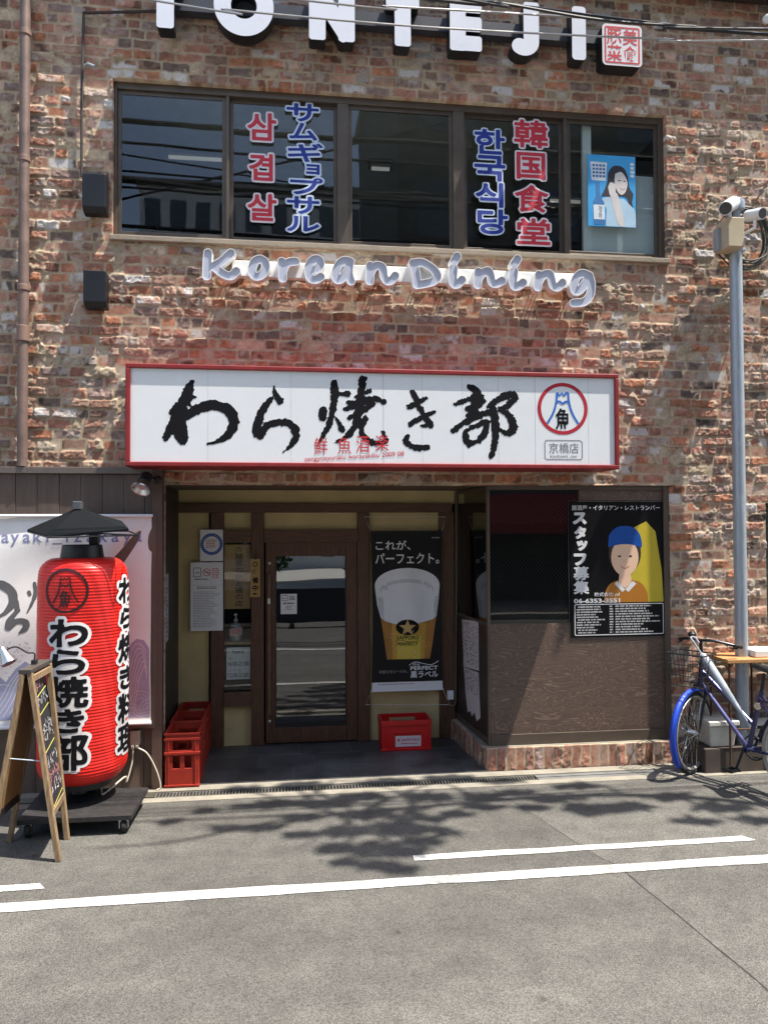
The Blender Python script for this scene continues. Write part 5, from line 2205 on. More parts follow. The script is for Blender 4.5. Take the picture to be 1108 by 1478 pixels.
r, fr, w, h = paper('notice', 'white notice with a round blue printed emblem on the ochre wall left of the door', 'notice', 289, 764.5, 322, 810, NY - .004)
mb = MB()
mb.line(fr, ell(w / 2, h * .54, w * .42, w * .42, 40), w * .13, .001, 0, True)
greek(mb, fr, w * .26, h * .70, w * .74, h * .42, 5, .001, 1, .5, .75)
for k in range(26):
    t_ = 2 * math.pi * k / 26
    mb.poly(fr, ell(w / 2 + w * .42 * math.cos(t_), h * .54 + w * .42 * math.sin(t_), .004, .004, 6), .0015, 2)
mb.build('print', [M_BLUEINK, mat('faded red print', (.5, .2, .2), .6), M_PAPER], r)
r, fr, w, h = paper('notice', 'tall white notice full of fine print with no-smoking pictures at its top', 'notice', 275, 811.5, 322, 911, NY - .002)
mb = MB()
mb.line(fr, rrect(w * .09, h * .79, w * .32, h * .92, .008), .006, .001, 0, True)
mb.line(fr, [(w * .14, h * .85), (w * .27, h * .85)], .007, .001, 0)
mb.line(fr, ell(w * .50, h * .855, w * .11, w * .11, 24), .006, .001, 1, True)
mb.line(fr, [(w * .42, h * .885), (w * .58, h * .825)], .006, .0014, 1)
mb.line(fr, [(w * .44, h * .855), (w * .56, h * .855)], .008, .0012, 0)
greek(mb, fr, w * .66, h * .92, w * .93, h * .76, 6, .001, 1, .4, .6)
greek(mb, fr, w * .12, h * .765, w * .55, h * .745, 1, .001, 0, .8, .9)
mb.rect(fr, 0, h * .665, w, h * .668, .001, 2)
mb.rect(fr, w * .62, h * .67, w * .625, h * .97, .001, 2)
greek(mb, fr, w * .2, h * .65, w * .85, h * .61, 2, .001, 0, .5, .9)
greek(mb, fr, w * .08, h * .58, w * .94, h * .05, 22, .001, 2, .42, .55)
mb.build('print', [M_GREYINK, M_REDINK, mat('pale grey print', (.42, .42, .45), .7)], r)
r, fr, w, h = paper('door_sticker', 'small white sticker with smoking pictures on the door glass', 'sticker', 405, 857, 428.5, 886.5, YB - .009)
mb = MB()
mb.line(fr, rrect(w * .1, h * .66, w * .45, h * .92, .006), .005, .001, 0, True)
mb.line(fr, [(w * .16, h * .78), (w * .38, h * .78)], .006, .001, 0)
greek(mb, fr, w * .55, h * .9, w * .92, h * .68, 3, .001, 0, .6, .8)
greek(mb, fr, w * .15, h * .58, w * .88, h * .48, 1, .001, 0, .7, .9)
greek(mb, fr, w * .3, h * .42, w * .75, h * .2, 3, .001, 0, .4, .6)
mb.build('print', M_GREYINK, r)
# wooden hanging tag
HY = YB - .075
r, fr, w, h = paper('hanging_tag', 'yellowish wooden tag with black writing hung on the post left of the door', 'tag', 361.5, 806.5, 375.5, 862, HY, mat('yellow wood tag', (.38, .24, .07), .5, var=.2))
mb = MB()
mb.line(fr, ell(w * .5, h * .86, .018, .018, 20), .008, .001, 0, True)
for i, ch in enumerate('準備中'):
    write(mb, fr, ch, w * .2, h * (.56 - i * .2), w * .8, h * (.72 - i * .2), .001, 0, .03)
greek(mb, fr, w * .25, h * .12, w * .75, h * .05, 1, .001, 0, .6, .9)
mb.build('lettering', M_INK, r)
mb = MB()
mb.tube([fr.p(w * .5, h - .01, .004), fr.p(w * .5, h + .055, .004), fr.p(w * .5, h + .055, -.03)], .004, 6)
mb.build('cord', M_BLACK, r)
# things behind the narrow light
r, fr, w, h = paper('window_scroll', 'brown paper scroll with a column of black brush writing behind the narrow side window', 'scroll', 324, 786, 361.5, 879, YB + .02, mat('kraft paper', (.50, .29, .13), .7, var=.15))
mb = MB()
column(mb, fr, '海賊名の鍋と猪の店', w * .40, w * .72, h * .97, h * .03, .001, 0, .012)
mb.build('lettering', mat('scroll ink', (.06, .05, .045), .7), r)
r, fr, w, h = paper('hours_notice', 'white opening hours notice low in the narrow side window', 'notice', 327, 934, 361, 981, YB + .02)
mb = MB()
write(mb, fr, '営業時間', w * .25, h * .80, w * .75, h * .92, .001, 0, .01)
write(mb, fr, '平日', w * .08, h * .60, w * .26, h * .68, .001, 0)
write(mb, fr, '16:00-21:00', w * .06, h * .42, w * .95, h * .56, .001, 0, .02)
write(mb, fr, '土・日・祝', w * .08, h * .24, w * .6, h * .32, .001, 0)
write(mb, fr, '12:00-21:00', w * .06, h * .06, w * .95, h * .2, .001, 0, .02)
mb.build('lettering', mat('violet ink', (.12, .11, .2), .6), r)
sbz = at(340, 926, YB + .06).z
bt = thing('sanitiser_bottle', 'clear pump bottle with a pink label on the little shelf behind the side window', 'bottle', (at(341, 920, YB + .1).x, YB + .1, sbz))
bx_ = at(340.5, 920, YB + .1).x
mb = MB()
mb.lathe([(.055, 0), (.06, .01), (.06, .11), (.045, .15), (.02, .165), (.02, .18)], (bx_, YB + .1, sbz), 24)
mb.build('body', mat('cloudy plastic', (.34, .36, .36), .2, var=.04), bt, smooth=True)
mb = MB()
mb.lathe([(.018, .18), (.018, .2), (.006, .205), (.006, .235)], (bx_, YB + .1, sbz), 14)
mb.box(bx_ - .012, YB + .05, sbz + .235, bx_ + .012, YB + .115, sbz + .252)
mb.build('pump', M_WHITE, bt)
lf_ = Fr((bx_ - .05, YB + .036, sbz + .05), (1, 0, .13))
mb = MB()
mb.fbox(lf_, 0, 0, .11, .07, -.001, .001)
lb_ = mb.build('label', mat('pink label', (.62, .40, .42), .6), bt)
mb = MB()
greek(mb, lf_, .012, .06, .1, .012, 4, .0014, 0, .5, .8)
mb.build('print', M_REDINK, lb_)
# framed leaflet on the dark cheek of the recess
CKF = Fr((-.985, .86, .55), (0, -1, 0), (0, 0, 1))
r = thing('side_leaflet', 'grey printed leaflet on the dark left cheek of the doorway', 'leaflet', (-.985, .7, .9))
lp0 = V((-.983, 0, 0))
d0 = _ray(236, 880); d1 = _ray(243, 880)
ya = CAMP.y + d0.y * (-.983 / d0.x); yb = CAMP.y + d1.y * (-.983 / d1.x)
lo_, hi_ = min(ya, yb), max(ya, yb)
lo_, hi_ = max(lo_, .05), min(max(hi_, .35), .6)
zc = lambda py, y: EYE + _ray(240, py).z / _ray(240, py).y * (y + DIST)
CKF = Fr((-.984, lo_, zc(930, lo_)), (0, 1, 0), (0, 0, 1))
CKF.n = V((1, 0, 0))
hh = zc(830, lo_) - zc(930, lo_)
mb = MB()
mb.fbox(CKF, 0, 0, hi_ - lo_, hh, 0, .003)
mb.build('sheet', mat('grey leaflet', (.34, .34, .37), .7, var=.3, scale=22), r)
mb = MB()
greek(mb, CKF, .02, hh * .95, hi_ - lo_ - .02, .03, 14, .0036, 0, .6, .6)
mb.build('print', M_GREYINK, r)

# ------------------------------------------------------------------ beer banner
VY = YB - .075
r = thing('beer_banner', 'black hanging banner with a large glass of beer beside the door', 'banner', at(588, 1000, VY))


class Sag(Fr):
    def p(s, a, b, c=0.0):
        t = b / s.H
        k = 1 - .035 * math.sin(math.pi * t)
        return s.o + V(((a - s.L / 2) * k + s.L / 2, -(c + .008 * math.sin(3 * a * 6 + 3 * t) * math.sin(math.pi * t)), b))


a, b = at(536, 998, VY), at(637.5, 767, VY)
fr = Sag((a.x, VY, a.z))
w, h = b.x - a.x, b.z - a.z
fr.L, fr.H = w, h
mb = MB()
vs = [(w * i / 16, h * j / 40) for j in range(41) for i in range(17)]
fs = [(j * 17 + i, j * 17 + i + 1, (j + 1) * 17 + i + 1, (j + 1) * 17 + i) for j in range(40) for i in range(16)]
mb.solid(fr, vs, fs, -.002, 0)
mb.build('cloth', mat('black banner cloth', (.009, .009, .010), .5, var=.2, spec=.25), r, smooth=True)
Bp = lambda x, y: ((x - 60) / 525 * w, (1362 - y) / (1362 - 140) * h)      # picture coordinates on the cloth
art = MB()


def put(pts, c, mi):
    v2, fs = fine([Bp(*q) for q in pts], [tuple(range(len(pts)))], .05)
    art.flat(fr, v2, fs, c, mi)


put(((62, 1360), (584, 1360), (584, 1296), (62, 1296)), .001, 0)
GL = [(82, 560), (100, 680), (125, 800), (150, 980), (170, 1122), (495, 1122), (520, 980), (548, 800), (566, 690), (572, 560)]
put([(122, 795), (150, 980), (170, 1122), (495, 1122), (520, 980), (548, 790)], .0012, 2)
put([(200, 850), (215, 1122), (450, 1122), (470, 850)], .0016, 3)
put([(235, 940), (240, 1122), (420, 1122), (430, 940)], .0019, 4)
put([(78, 560), (95, 700), (122, 800), (160, 830), (230, 852), (330, 862), (430, 845), (520, 820), (548, 795), (560, 700), (572, 560)], .0022, 1)
put([(x, y) for x, y in ell(325, 556, 247, 135, 40)], .0026, 0)
put([(x, y) for x, y in ell(325, 560, 228, 120, 40)], .0030, 1)
put([(100, 640), (112, 740), (128, 800), (160, 822), (150, 740), (140, 650)], .0024, 8)
put([(540, 640), (520, 740), (505, 812), (530, 806), (548, 790), (562, 690), (566, 640)], .0024, 8)
put([(x, y) for x, y in ell(325, 590, 205, 84, 32)], .0033, 8)
put([(x, y) for x, y in ell(325, 604, 196, 70, 32)], .0036, 1)
for _ in range(90):
    bx0, by0 = random.uniform(185, 480), random.uniform(870, 1110)
    put(ell(bx0, by0, random.uniform(1.5, 3.5), random.uniform(1.5, 3.5), 6), .0032, random.choice((3, 4, 0)))
put([(x, y) for x, y in ell(325, 878, 88, 60, 32)][::-1], .0034, 5)
put([(325 + (x) * 1, 882 - y) for x, y in star(0, 0, 66)], .0040, 6)
for ln, (x0, y0, x1, y1), mi, bd in (('これが、', (92, 282, 350, 208), 0, .012), ('パーフェクト。', (86, 390, 566, 306), 0, .012), ('SAPPORO', (245, 972, 412, 942), 5, .02), ('PERFECT', (245, 1018, 405, 994), 5, .015),
                                     ('PERFECT', (345, 1208, 552, 1178), 0, .025), ('黒ラベル', (345, 1268, 552, 1216), 0, .02), ('the', (362, 1174, 415, 1150), 0, .0), ('完璧な生ビールを。', (112, 1228, 325, 1202), 7, .0)):
    t = MB()
    p0, p1 = Bp(x0, y0), Bp(x1, y1)
    write(t, Fr((0, 0, 0), (1, 0, 0), (0, 1, 0)), ln, p0[0], p0[1], p1[0], p1[1], 0, 0, bd)
    v2, fs = fine([(v[0], v[1]) for v in t.v], t.f, .08)
    art.flat(fr, v2, fs, .0042, mi)
art.line(fr, [Bp(*q) for q in spline([(335, 1170), (380, 1145), (440, 1158), (500, 1170), (545, 1150), (558, 1140)], 5)], .006, .0042, 0)
art.line(fr, [Bp(*q) for q in spline([(235, 985), (280, 978), (340, 990), (410, 982)], 5)], .004, .0042, 5)
a0, b0 = Bp(105, 1304), Bp(400, 1318)
greek(art, fr, a0[0], a0[1], b0[0], b0[1], 1, .0016, 7, .5, .9)
a0, b0 = Bp(508, 180), Bp(570, 196)
greek(art, fr, a0[0], a0[1], b0[0], b0[1], 1, .0016, 7, .5, .95)
art.build('print', [mat('banner white', (.80, .80, .82), .5, var=.02), mat('beer foam', (.80, .805, .82), .5, var=.05), mat('amber beer', (.42, .19, .035), .5, var=.2), mat('gold beer', (.58, .33, .045), .5, var=.1),
                    mat('yellow beer', (.66, .50, .07), .5, var=.08), M_INK, mat('star gold', (.58, .38, .14), .4), mat('dim print', (.32, .32, .33), .6), mat('foam shade', (.60, .605, .63), .5)], r)
mb = MB()
for z0_, px0, px1, pyr in ((h, 526, 643, 746), (0, 528, 648, 1017)):
    e0, e1 = fr.p(0, z0_, .004), fr.p(w, z0_, .004)
    f0, f1 = at(px0, pyr, VY), at(px1, pyr, VY)
    mb = MB()
    mb.tube([e0, f0, f1, e1], .0035, 6)
    mb.build('wire_hanger', mat('pale wire', (.5, .48, .42), .5), r)
mb = MB()
mb.tube([fr.p(-.005, h, .002), fr.p(w + .005, h, .002)], .007, 8)
mb.build('top_rod', M_BLACK, r)
mb = MB()
mb.tube([fr.p(-.005, 0, .002), fr.p(w + .005, 0, .002)], .007, 8)
mb.build('bottom_rod', M_WHITE, r)
# bell push / small socket by the bay
a, b = at(646, 1010, VY), at(654.5, 997, VY)
r = thing('door_bell', 'small white switch box with a thin lead low on the dark post by the bay', 'switch', (a.x, VY, a.z))
mb = MB()
mb.box(a.x, VY, a.z, b.x, YB - .04, b.z)
mb.build('box', M_WHITE, r, bevel=.003)
mb = MB()
mb.tube(spline([tuple(q) for q in (at(648, 1010, VY + .01), at(650, 1018, VY + .01), at(657, 1014, VY + .01), at(657.5, 980, VY + .01), at(657.5, 720, VY + .01), at(652, 703, VY + .01))], 6), .005, 6)
mb.build('lead', mat('brown lead', (.2, .16, .11), .6), r)

# ------------------------------------------------------------------ recruitment poster on the bay
RY = YP - .006
a, b = at(823.5, 920.5, RY), at(956, 724.5, RY)
r = thing('recruit_poster', 'large black staff wanted poster with white writing and a coloured picture on the bay', 'poster', ((a.x + b.x) / 2, RY, a.z))
fr = Fr((a.x, RY, a.z))
w, h = b.x - a.x, b.z - a.z
mb = MB()
mb.fbox(fr, 0, 0, w, h, -.003, 0)
mb.build('sheet', mat('black poster', (.006, .006, .007), .4, var=.1, spec=.18), r)
Rp = lambda x, y: ((x - 145) / 805 * w, (1355 - y) / 1200 * h)
art = MB()
for px_a in ((130, 148, 945, 152), (130, 1362, 945, 1366)): pass


def rw(txt, x0, y0, x1, y1, bd=.02, mi=0):
    p0, p1 = Rp(x0, y1), Rp(x1, y0)
    write(art, fr, txt, p0[0], p0[1], p1[0], p1[1], .0034, mi, bd)


rw('居酒屋・イタリアン・レストランバー', 160, 185, 920, 230, .008)
for ch, x0, y0, x1, y1 in (('ス', 178, 255, 280, 345), ('タ', 190, 380, 275, 475), ('ッ', 208, 505, 285, 580), ('フ', 182, 620, 275, 712), ('募', 175, 730, 300, 845), ('集', 175, 855, 300, 970)):
    p0, p1 = Rp(x0, y1), Rp(x1, y0)
    xs, zs, F = letters_field([fit(font_segs(ch), (p0[0], p0[1], p1[0], p1[1]))], .02, .0028)
    v2, fs = march(F, xs, zs, .0035 if ch in '募集' else .008)
    art.flat(fr, v2, fs, .0012, 0)

p0, p1 = Rp(180, 1335), Rp(940, 1065)
art.line(fr, rrect(p0[0], p0[1], p1[0], p1[1], .01), .007, .0012, 0, True)
p0, p1 = Rp(205, 1075), Rp(440, 1325)
greek(art, fr, p0[0], p0[1], p1[0], p1[1], 11, .0012, 1, .5, .6)
for i in range(10):
    if i in (0, 5, 9): continue
    c_ = Rp(198, 1087 + i * 22.7)
    art.poly(fr, ell(c_[0], c_[1], .005, .005, 10), .0014, 0)
p0, p1 = Rp(475, 1072), Rp(508, 1325)
greek(art, fr, p0[0], p0[1], p1[0], p1[1], 11, .0012, 1, .5, .8)
p0, p1 = Rp(525, 1072), Rp(915, 1325)
greek(art, fr, p0[0], p0[1], p1[0], p1[1], 11, .0012, 1, .5, .55)
# plain blocks of colour stand in for the portrait
put2 = lambda pts, c, mi: art.poly(fr, [Rp(*q) for q in pts][::-1], c, mi)
put2([(640, 1050), (640, 560), (700, 380), (800, 330), (880, 420), (930, 760), (945, 1050)], .0012, 4)
put2([(x, y) for x, y in spline([(430, 1050), (440, 960), (490, 880), (580, 850), (660, 850), (750, 880), (800, 960), (810, 1050)], 5)][::-1][::-1], .0016, 5)
put2([(565, 780), (660, 780), (668, 880), (612, 925), (555, 880)], .0019, 2)
put2([(545, 862), (612, 935), (588, 960), (520, 885)], .0022, 0)
put2([(680, 862), (612, 935), (638, 960), (708, 885)], .0022, 0)
put2(ell(612, 610, 140, 190, 28), .0020, 6)
put2(ell(612, 650, 118, 165, 28), .0024, 2)
put2([(x, y) for x, y in spline([(468, 560), (480, 450), (540, 385), (612, 370), (690, 385), (745, 450), (758, 560), (690, 540), (612, 532), (540, 540), (468, 560)], 5)], .0028, 3)
for ex in (565, 660): put2(ell(ex, 640, 14, 9, 12), .0030, 6)
rw('株式会社 ysf', 345, 958, 430 + 136, 1000, .012)
rw('06-6353-3551', 172, 1012, 566, 1052, .03)
art.line(fr, [Rp(*q) for q in spline([(575, 730), (612, 748), (650, 730)], 5)], .006, .0030, 7)
art.build('print', [mat('poster print white', (.70, .70, .70), .4, var=.02), mat('poster fine print', (.45, .45, .45), .5), mat('block peach', S(228, 190, 160), .4, var=.03), mat('block blue', S(15, 75, 155), .4, var=.05),
                    mat('block mustard', S(190, 170, 50), .4, var=.06), mat('block ochre', S(170, 110, 35), .4, var=.05), mat('block dark hair', (.035, .022, .016), .5), mat('block lip', (.40, .12, .10), .5)], r)
mb = MB()
m_ = .012
mb.line(fr, [(-m_, -m_), (w + m_, -m_), (w + m_, h + m_), (-m_, h + m_)], .008, -.0005, 0, True)
mb.build('clear_cover_edge', mat('clear cover edge', (.05, .05, .052), .25), r)
# menus pasted on the side of the bay


def side_px(px, py):
    d = _ray(px, py)
    t_ = (SF.o - CAMP).dot(SF.n) / d.dot(SF.n)
    q = CAMP + d * t_ - SF.o
    return q.dot(SF.u), q.dot(SF.v)


M_MENU = mat('handwritten menu sheet', (.56, .49, .47), .8, var=.08, scale=18)
M_MENUINK = mat('menu ink', (.09, .07, .075), .8)


def side_sheet(label, corners, rows, torn=False):
    pts = [side_px(*c) for c in corners]
    cx_, cz_ = sum(p[0] for p in pts) / len(pts), min(p[1] for p in pts)
    r = thing('menu_sheet', label, 'menu', SF.p(cx_, cz_, .002))
    mb = MB()
    f = tuple(range(len(pts)))
    mb.solid(SF, pts, [f], .001, .003)
    mb.build('sheet', M_MENU, r)
    mb = MB()
    a0, a1 = pts[0][0], pts[1][0]
    zt, zb = min(pts[0][1], pts[1][1]), max(pts[2][1], pts[-1][1])
    k = 5
    for i in range(k):
        a = a0 + (a1 - a0) * (i + .5) / k
        b = zt - .03
        lim = zb + .02 + (0 if not torn else random.uniform(0, .03))
        while b > lim:
            for q in range(3):
                x, y = a + random.uniform(-.03, .025), b + random.uniform(-.012, .012)
                dx, dy = random.choice(((.03, .004), (.004, .028), (.02, .02), (-.02, .022)))
                if a0 + .012 < min(x, x + dx) and max(x, x + dx) < a1 - .012: mb.line(SF, [(x, y), (x + dx, y + dy)], .007, .0034 + .0002 * q)
            b -= .036
    mb.build('handwriting', M_MENUINK, r)


side_sheet('handwritten pinkish menu sheet pasted on the dark side of the bay', [(667, 894), (690, 897), (691, 968), (669, 962)], 8)
side_sheet('lower torn handwritten menu strips on the dark side of the bay', [(669.5, 963), (690.5, 971), (693, 1036), (688, 1041), (685, 1028), (681, 1034), (679, 1026), (675, 1028), (672, 1000)], 8, True)

# ------------------------------------------------------------------ camera pole on the right
PYY = -.20
PX = at(1068.5, 880, PYY).x
po = thing('camera_pole', 'round grey steel pole standing in front of the brick wall at the right', 'pole', (PX, PYY, 0))
mb = MB()
mb.tube([(PX, PYY, -.02), (PX, PYY, 4.30)], .050, 24)
mb.build('shaft', M_GALV, po, smooth=True)
mb = MB()
mb.lathe([(.075, 0), (.075, .012), (.052, .016)], (PX, PYY, 0), 24)
mb.build('base_flange', M_GALV, po, smooth=True)
a, b = at(1044.5, 359, PYY - .1), at(1067, 318, PYY - .1)
bxx = thing('junction_box', 'beige junction box at the top of the grey pole', 'junction box', ((a.x + b.x) / 2, PYY - .08, a.z))
mb = MB()
mb.box(a.x, PYY - .16, a.z, b.x, PYY + .02, b.z)
mb.build('box', mat('beige paint', (.50, .42, .29), .5, var=.08), bxx, bevel=.006)
mb = MB()
mb.box(a.x - .035, PYY - .06, a.z + .005, a.x - .001, PYY, b.z - .05)
mb.box(b.x + .001, PYY - .05, a.z + .01, b.x + .08, PYY - .01, a.z + .035)
mb.build('bracket', M_GALV, bxx, bevel=.003)


def bullet(label, p0, p1, r_, grp):
    c = thing('security_camera', label, 'security camera', (p0 + p1) / 2, grp)
    ax = (p1 - p0)
    L_ = ax.length
    mb = MB()
    mb.lathe([(r_ * .7, 0), (r_, .01), (r_, L_ - .01), (r_ * .98, L_), (r_ * .86, L_), (r_ * .84, L_ - .012)], p0, 28, axis=ax)
    mb.build('housing', mat('camera white', (.62, .65, .68), .35, var=.05), c, smooth=True)
    mb = MB()
    mb.lathe([(r_ * .84, L_ - .014), (r_ * .84, L_ - .006)], p0, 28, axis=ax)
    mb.build('lens_window', mat('lens glass', (.05, .048, .045), .12), c, smooth=True)
    mb = MB()
    mb.tube([(p0 + p1) / 2 - V((0, 0, r_)), (p0 + p1) / 2 - V((0, 0, r_ + .06)), V((PX, PYY, (p0 + p1).z / 2 - r_ - .10))], .014, 8)
    mb.build('mount', M_WHITE, c, smooth=True)


bullet('white bullet camera pointing left at the top of the pole', at(1058, 293, PYY - .02), at(1046, 301, PYY - .24), .054, 'security cameras on the pole')
bullet('white bullet camera pointing right at the top of the pole', at(1077, 312, PYY - .05), at(1100, 308, PYY - .22), .046, 'security cameras on the pole')
dm = MB()
c = at(1062, 300, PYY)
dm.lathe([(.02, -.03), (.062, -.02), (.066, .02), (.060, .055), (.035, .075), (.01, .08)], (c.x, PYY, c.z), 28)
dm.lathe([(.03, -.2), (.03, -.02)], (c.x, PYY, c.z), 16)
tag(dm.build('pole_cap', mat('blue grey plastic', (.28, .33, .42), .4), smooth=True), 'rounded blue grey cap unit above the cameras on the pole', 'pole cap')
cc = at(1076, 341, PYY + .03)
coil = MB()
for k in range(15):
    rx, rz = random.uniform(.17, .235), random.uniform(.21, .275)
    ox, oz, oy = random.uniform(-.02, .02), random.uniform(-.03, .02), random.uniform(-.05, .06)
    ph = random.uniform(0, 6)
    pts = [(cc.x + ox + rx * math.cos(t_) * (1 + .04 * math.sin(3 * t_ + ph)), cc.y + oy + .03 * math.sin(t_ + ph), cc.z + oz + rz * math.sin(t_) * (1 + .04 * math.sin(2 * t_ + ph))) for t_ in np.linspace(0, 2 * math.pi, 40, endpoint=False)]
    coil.tube(pts, .0065, 6, k % 2, closed=True)
tag(coil.build('cable_coil', [mat('grey cable', (.16, .15, .125), .6), mat('dark cable', (.05, .05, .045), .6)], smooth=True), 'thick hanging coil of grey cable behind the cameras on the pole', 'cable coil')
mb = MB()
mb.tube(spline([tuple(q) for q in (at(1070, 318, PYY), at(1084, 300, PYY), at(1108, 262, PYY + .0), at(1180, 160, PYY), at(1400, -80, PYY))], 5), .007, 6)
tag(mb.build('drop_wire', M_WIRE, smooth=True), 'black wire rising to the right from the cable coil', 'wire')

# ------------------------------------------------------------------ bicycle
hd_a = math.radians(-17)
fc_ = gd(1005, 1116.5)
_ax = V((fc_.x + .095, fc_.y + .09, 0))              # foot of the steering axis
org = V((_ax.x - math.sin(hd_a) * .45, _ax.y - math.cos(hd_a) * .45, 0))
bk = thing('bicycle', 'parked city bicycle with a purple blue frame and a bright blue front mudguard', 'bicycle', org)
fx, fy = V((math.sin(hd_a), math.cos(hd_a), 0)), V((-math.cos(hd_a), math.sin(hd_a), 0))
Lc = lambda x, y, z: org + fx * x + fy * y + V((0, 0, z))          # x ahead, y to the rider's left
M_FRAME2 = mat('purple blue frame', S(66, 66, 104), .28, .5, var=.1, coat=.3)
M_BLUE = mat('bright blue mudguard', S(28, 66, 176), .4, var=.14)
M_CHROME = mat('chrome', (.7, .7, .7), .15, 1.0)
M_RIM = mat('alloy rim', (.62, .6, .56), .35, .7)
M_NAVY = mat('navy mudguard', S(28, 30, 70), .3)
STEER = math.radians(108)
sp_ = V((.45, 0, 0))


def Sc(x, y, z):                        # front assembly, turned by the handlebar
    dx, dy = x - sp_.x, y
    return Lc(sp_.x + dx * math.cos(STEER) - dy * math.sin(STEER), dx * math.sin(STEER) + dy * math.cos(STEER), z)


def wheel(f, cx, tyre_m, rear):
    R0 = .325
    ring = lambda r, y=0: [f(cx + r * math.cos(t_), y, R0 + r * math.sin(t_)) for t_ in np.linspace(0, 2 * math.pi, 56, endpoint=False)]
    mb = MB()
    mb.tube(ring(R0 - .019), .019, 10, closed=True)
    wo = mb.build('wheel', tyre_m, bk, smooth=True)
    mb = MB()
    for y in (-.011, .011): mb.tube(ring(R0 - .042, y), .006, 6, closed=True)
    mb.tube(ring(R0 - .046), .008, 6, closed=True)
    mb.build('rim', M_RIM, wo, smooth=True)
    mb = MB()
    for k in range(32):
        t_ = 2 * math.pi * k / 32
        s_ = .03 * (1 if k % 2 else -1)
        tt = t_ + .35 * (1 if k % 4 < 2 else -1)
        mb.tube([f(cx + .02 * math.cos(tt), s_, R0 + .02 * math.sin(tt)), f(cx + (R0 - .046) * math.cos(t_), 0, R0 + (R0 - .046) * math.sin(t_))], .0014, 4)
    so_ = mb.build('spokes', M_CHROME, wo)
    mb = MB()
    mb.tube([f(cx, -.05, R0), f(cx, -.034, R0), f(cx, -.032, R0), f(cx, .032, R0), f(cx, .034, R0), f(cx, .05, R0)], [.008, .008, .022, .022, .008, .008], 14)
    mb.build('hub', M_CHROME, wo)
    return wo


wheel(Sc, .60, M_RUBBER, False)
wheel(Lc, -.44, mat('pale tyre', (.34, .31, .25), .7), True)


def guard(f, cx, a0, a1, m, name='mudguard', wd=.026):
    R0 = .325
    mb = MB()
    n_ = 24
    vs = []
    for i in range(n_ + 1):
        t_ = math.radians(a0 + (a1 - a0) * i / n_)
        for y, dr in ((-wd, -.010), (-wd * .6, .006), (0, .012), (wd * .6, .006), (wd, -.010)):
            r = R0 + .014 + dr
            vs.append(f(cx + r * math.cos(t_), y, R0 + r * math.sin(t_)))
    mb.add(vs, [(i * 5 + j, i * 5 + j + 1, (i + 1) * 5 + j + 1, (i + 1) * 5 + j) for i in range(n_) for j in range(4)])
    o = mb.build(name, m, bk, smooth=True)
    md = o.modifiers.new('thick', 'SOLIDIFY')
    md.thickness = .002
    return o


guard(Sc, .60, -42, 118, M_BLUE, wd=.028)
guard(Lc, -.44, 5, 195, M_NAVY)
BB = Lc(0, 0, .285)
HT, HB = Lc(.435, 0, .86), Lc(.453, 0, .66)
mb = MB()
mb.tube([HB, HT], .022, 12)
mb.tube([Lc(.448, 0, .70), BB], .018, 10)
mb.tube([Lc(.44, 0, .80), Lc(-.05, 0, .47)], .016, 10)
mb.tube([BB, Lc(-.115, 0, .74)], .018, 10)
for s_ in (-1, 1):
    mb.tube([BB + fy * (.03 * s_), Lc(-.44, .06 * s_, .325)], .010, 8)
    mb.tube([Lc(-.105, .02 * s_, .70), Lc(-.44, .06 * s_, .325)], .009, 8)
mb.tube([BB - fy * .045, BB + fy * .045], .026, 12)
mb.build('frame', M_FRAME2, bk, smooth=True)
mb = MB()
for s_ in (-1, 1): mb.tube([Sc(.458, .045 * s_, .675), Sc(.485, .05 * s_, .60), Sc(.60, .05 * s_, .325)], [.013, .012, .009], 8)
mb.tube([Sc(.455, -.045, .675), Sc(.455, .045, .675)], .016, 8)
mb.build('fork', M_DKMETAL, bk, smooth=True)
mb = MB()
mb.tube([HT, Sc(.44, 0, 1.0), Sc(.44, 0, 1.03)], .014, 10)
mb.tube(spline([tuple(q) for q in (Sc(.31, -.27, 1.0), Sc(.37, -.24, 1.015), Sc(.44, -.10, 1.045), Sc(.44, 0, 1.04), Sc(.44, .10, 1.045), Sc(.37, .24, 1.015), Sc(.31, .27, 1.0))], 6), .0115, 10)
hb = mb.build('handlebar', M_DKMETAL, bk, smooth=True)
for s_ in (-1, 1):
    mb = MB()
    mb.tube([Sc(.31, .27 * s_, 1.0), Sc(.375, .236 * s_, 1.016)], .017, 10)
    mb.build('grip', M_RUBBER, hb, smooth=True)
    mb = MB()
    mb.tube([Sc(.38, .18 * s_, 1.02), Sc(.41, .20 * s_, 1.0), Sc(.34, .25 * s_, .985)], .006, 6)
    mb.build('brake_lever', M_DKMETAL, hb, smooth=True)
mb = MB()
mb.lathe([(.03, 0), (.032, .02), (.02, .035)], Sc(.40, -.09, 1.06), 16)
mb.build('bell', M_DKMETAL, hb, smooth=True)
mb = MB()
for k in range(4):
    zz_ = .70 + k * .085
    g = .01 * k
    mb.tube([Sc(.50 - .0, -.12 - g, zz_), Sc(.70 + g, -.12 - g, zz_), Sc(.70 + g, .12 + g, zz_), Sc(.50, .12 + g, zz_)], .0035 if k < 3 else .006, 6, closed=True)
for k in range(7):
    y = -.12 + .04 * k
    mb.tube([Sc(.50, y, .70), Sc(.50, y, .955)], .0022, 5)
    mb.tube([Sc(.70, y, .70), Sc(.73, y * 1.2, .955)], .0022, 5)
    mb.tube([Sc(.50, y, .70), Sc(.70, y, .70)], .0022, 5)
for k in range(5):
    x = .50 + .055 * k
    for s_ in (-1, 1): mb.tube([Sc(x, .12 * s_, .70), Sc(x + .03 * (k > 3), .15 * s_, .955)], .0022, 5)
mb.build('basket', M_BLACK, bk)
mb = MB()
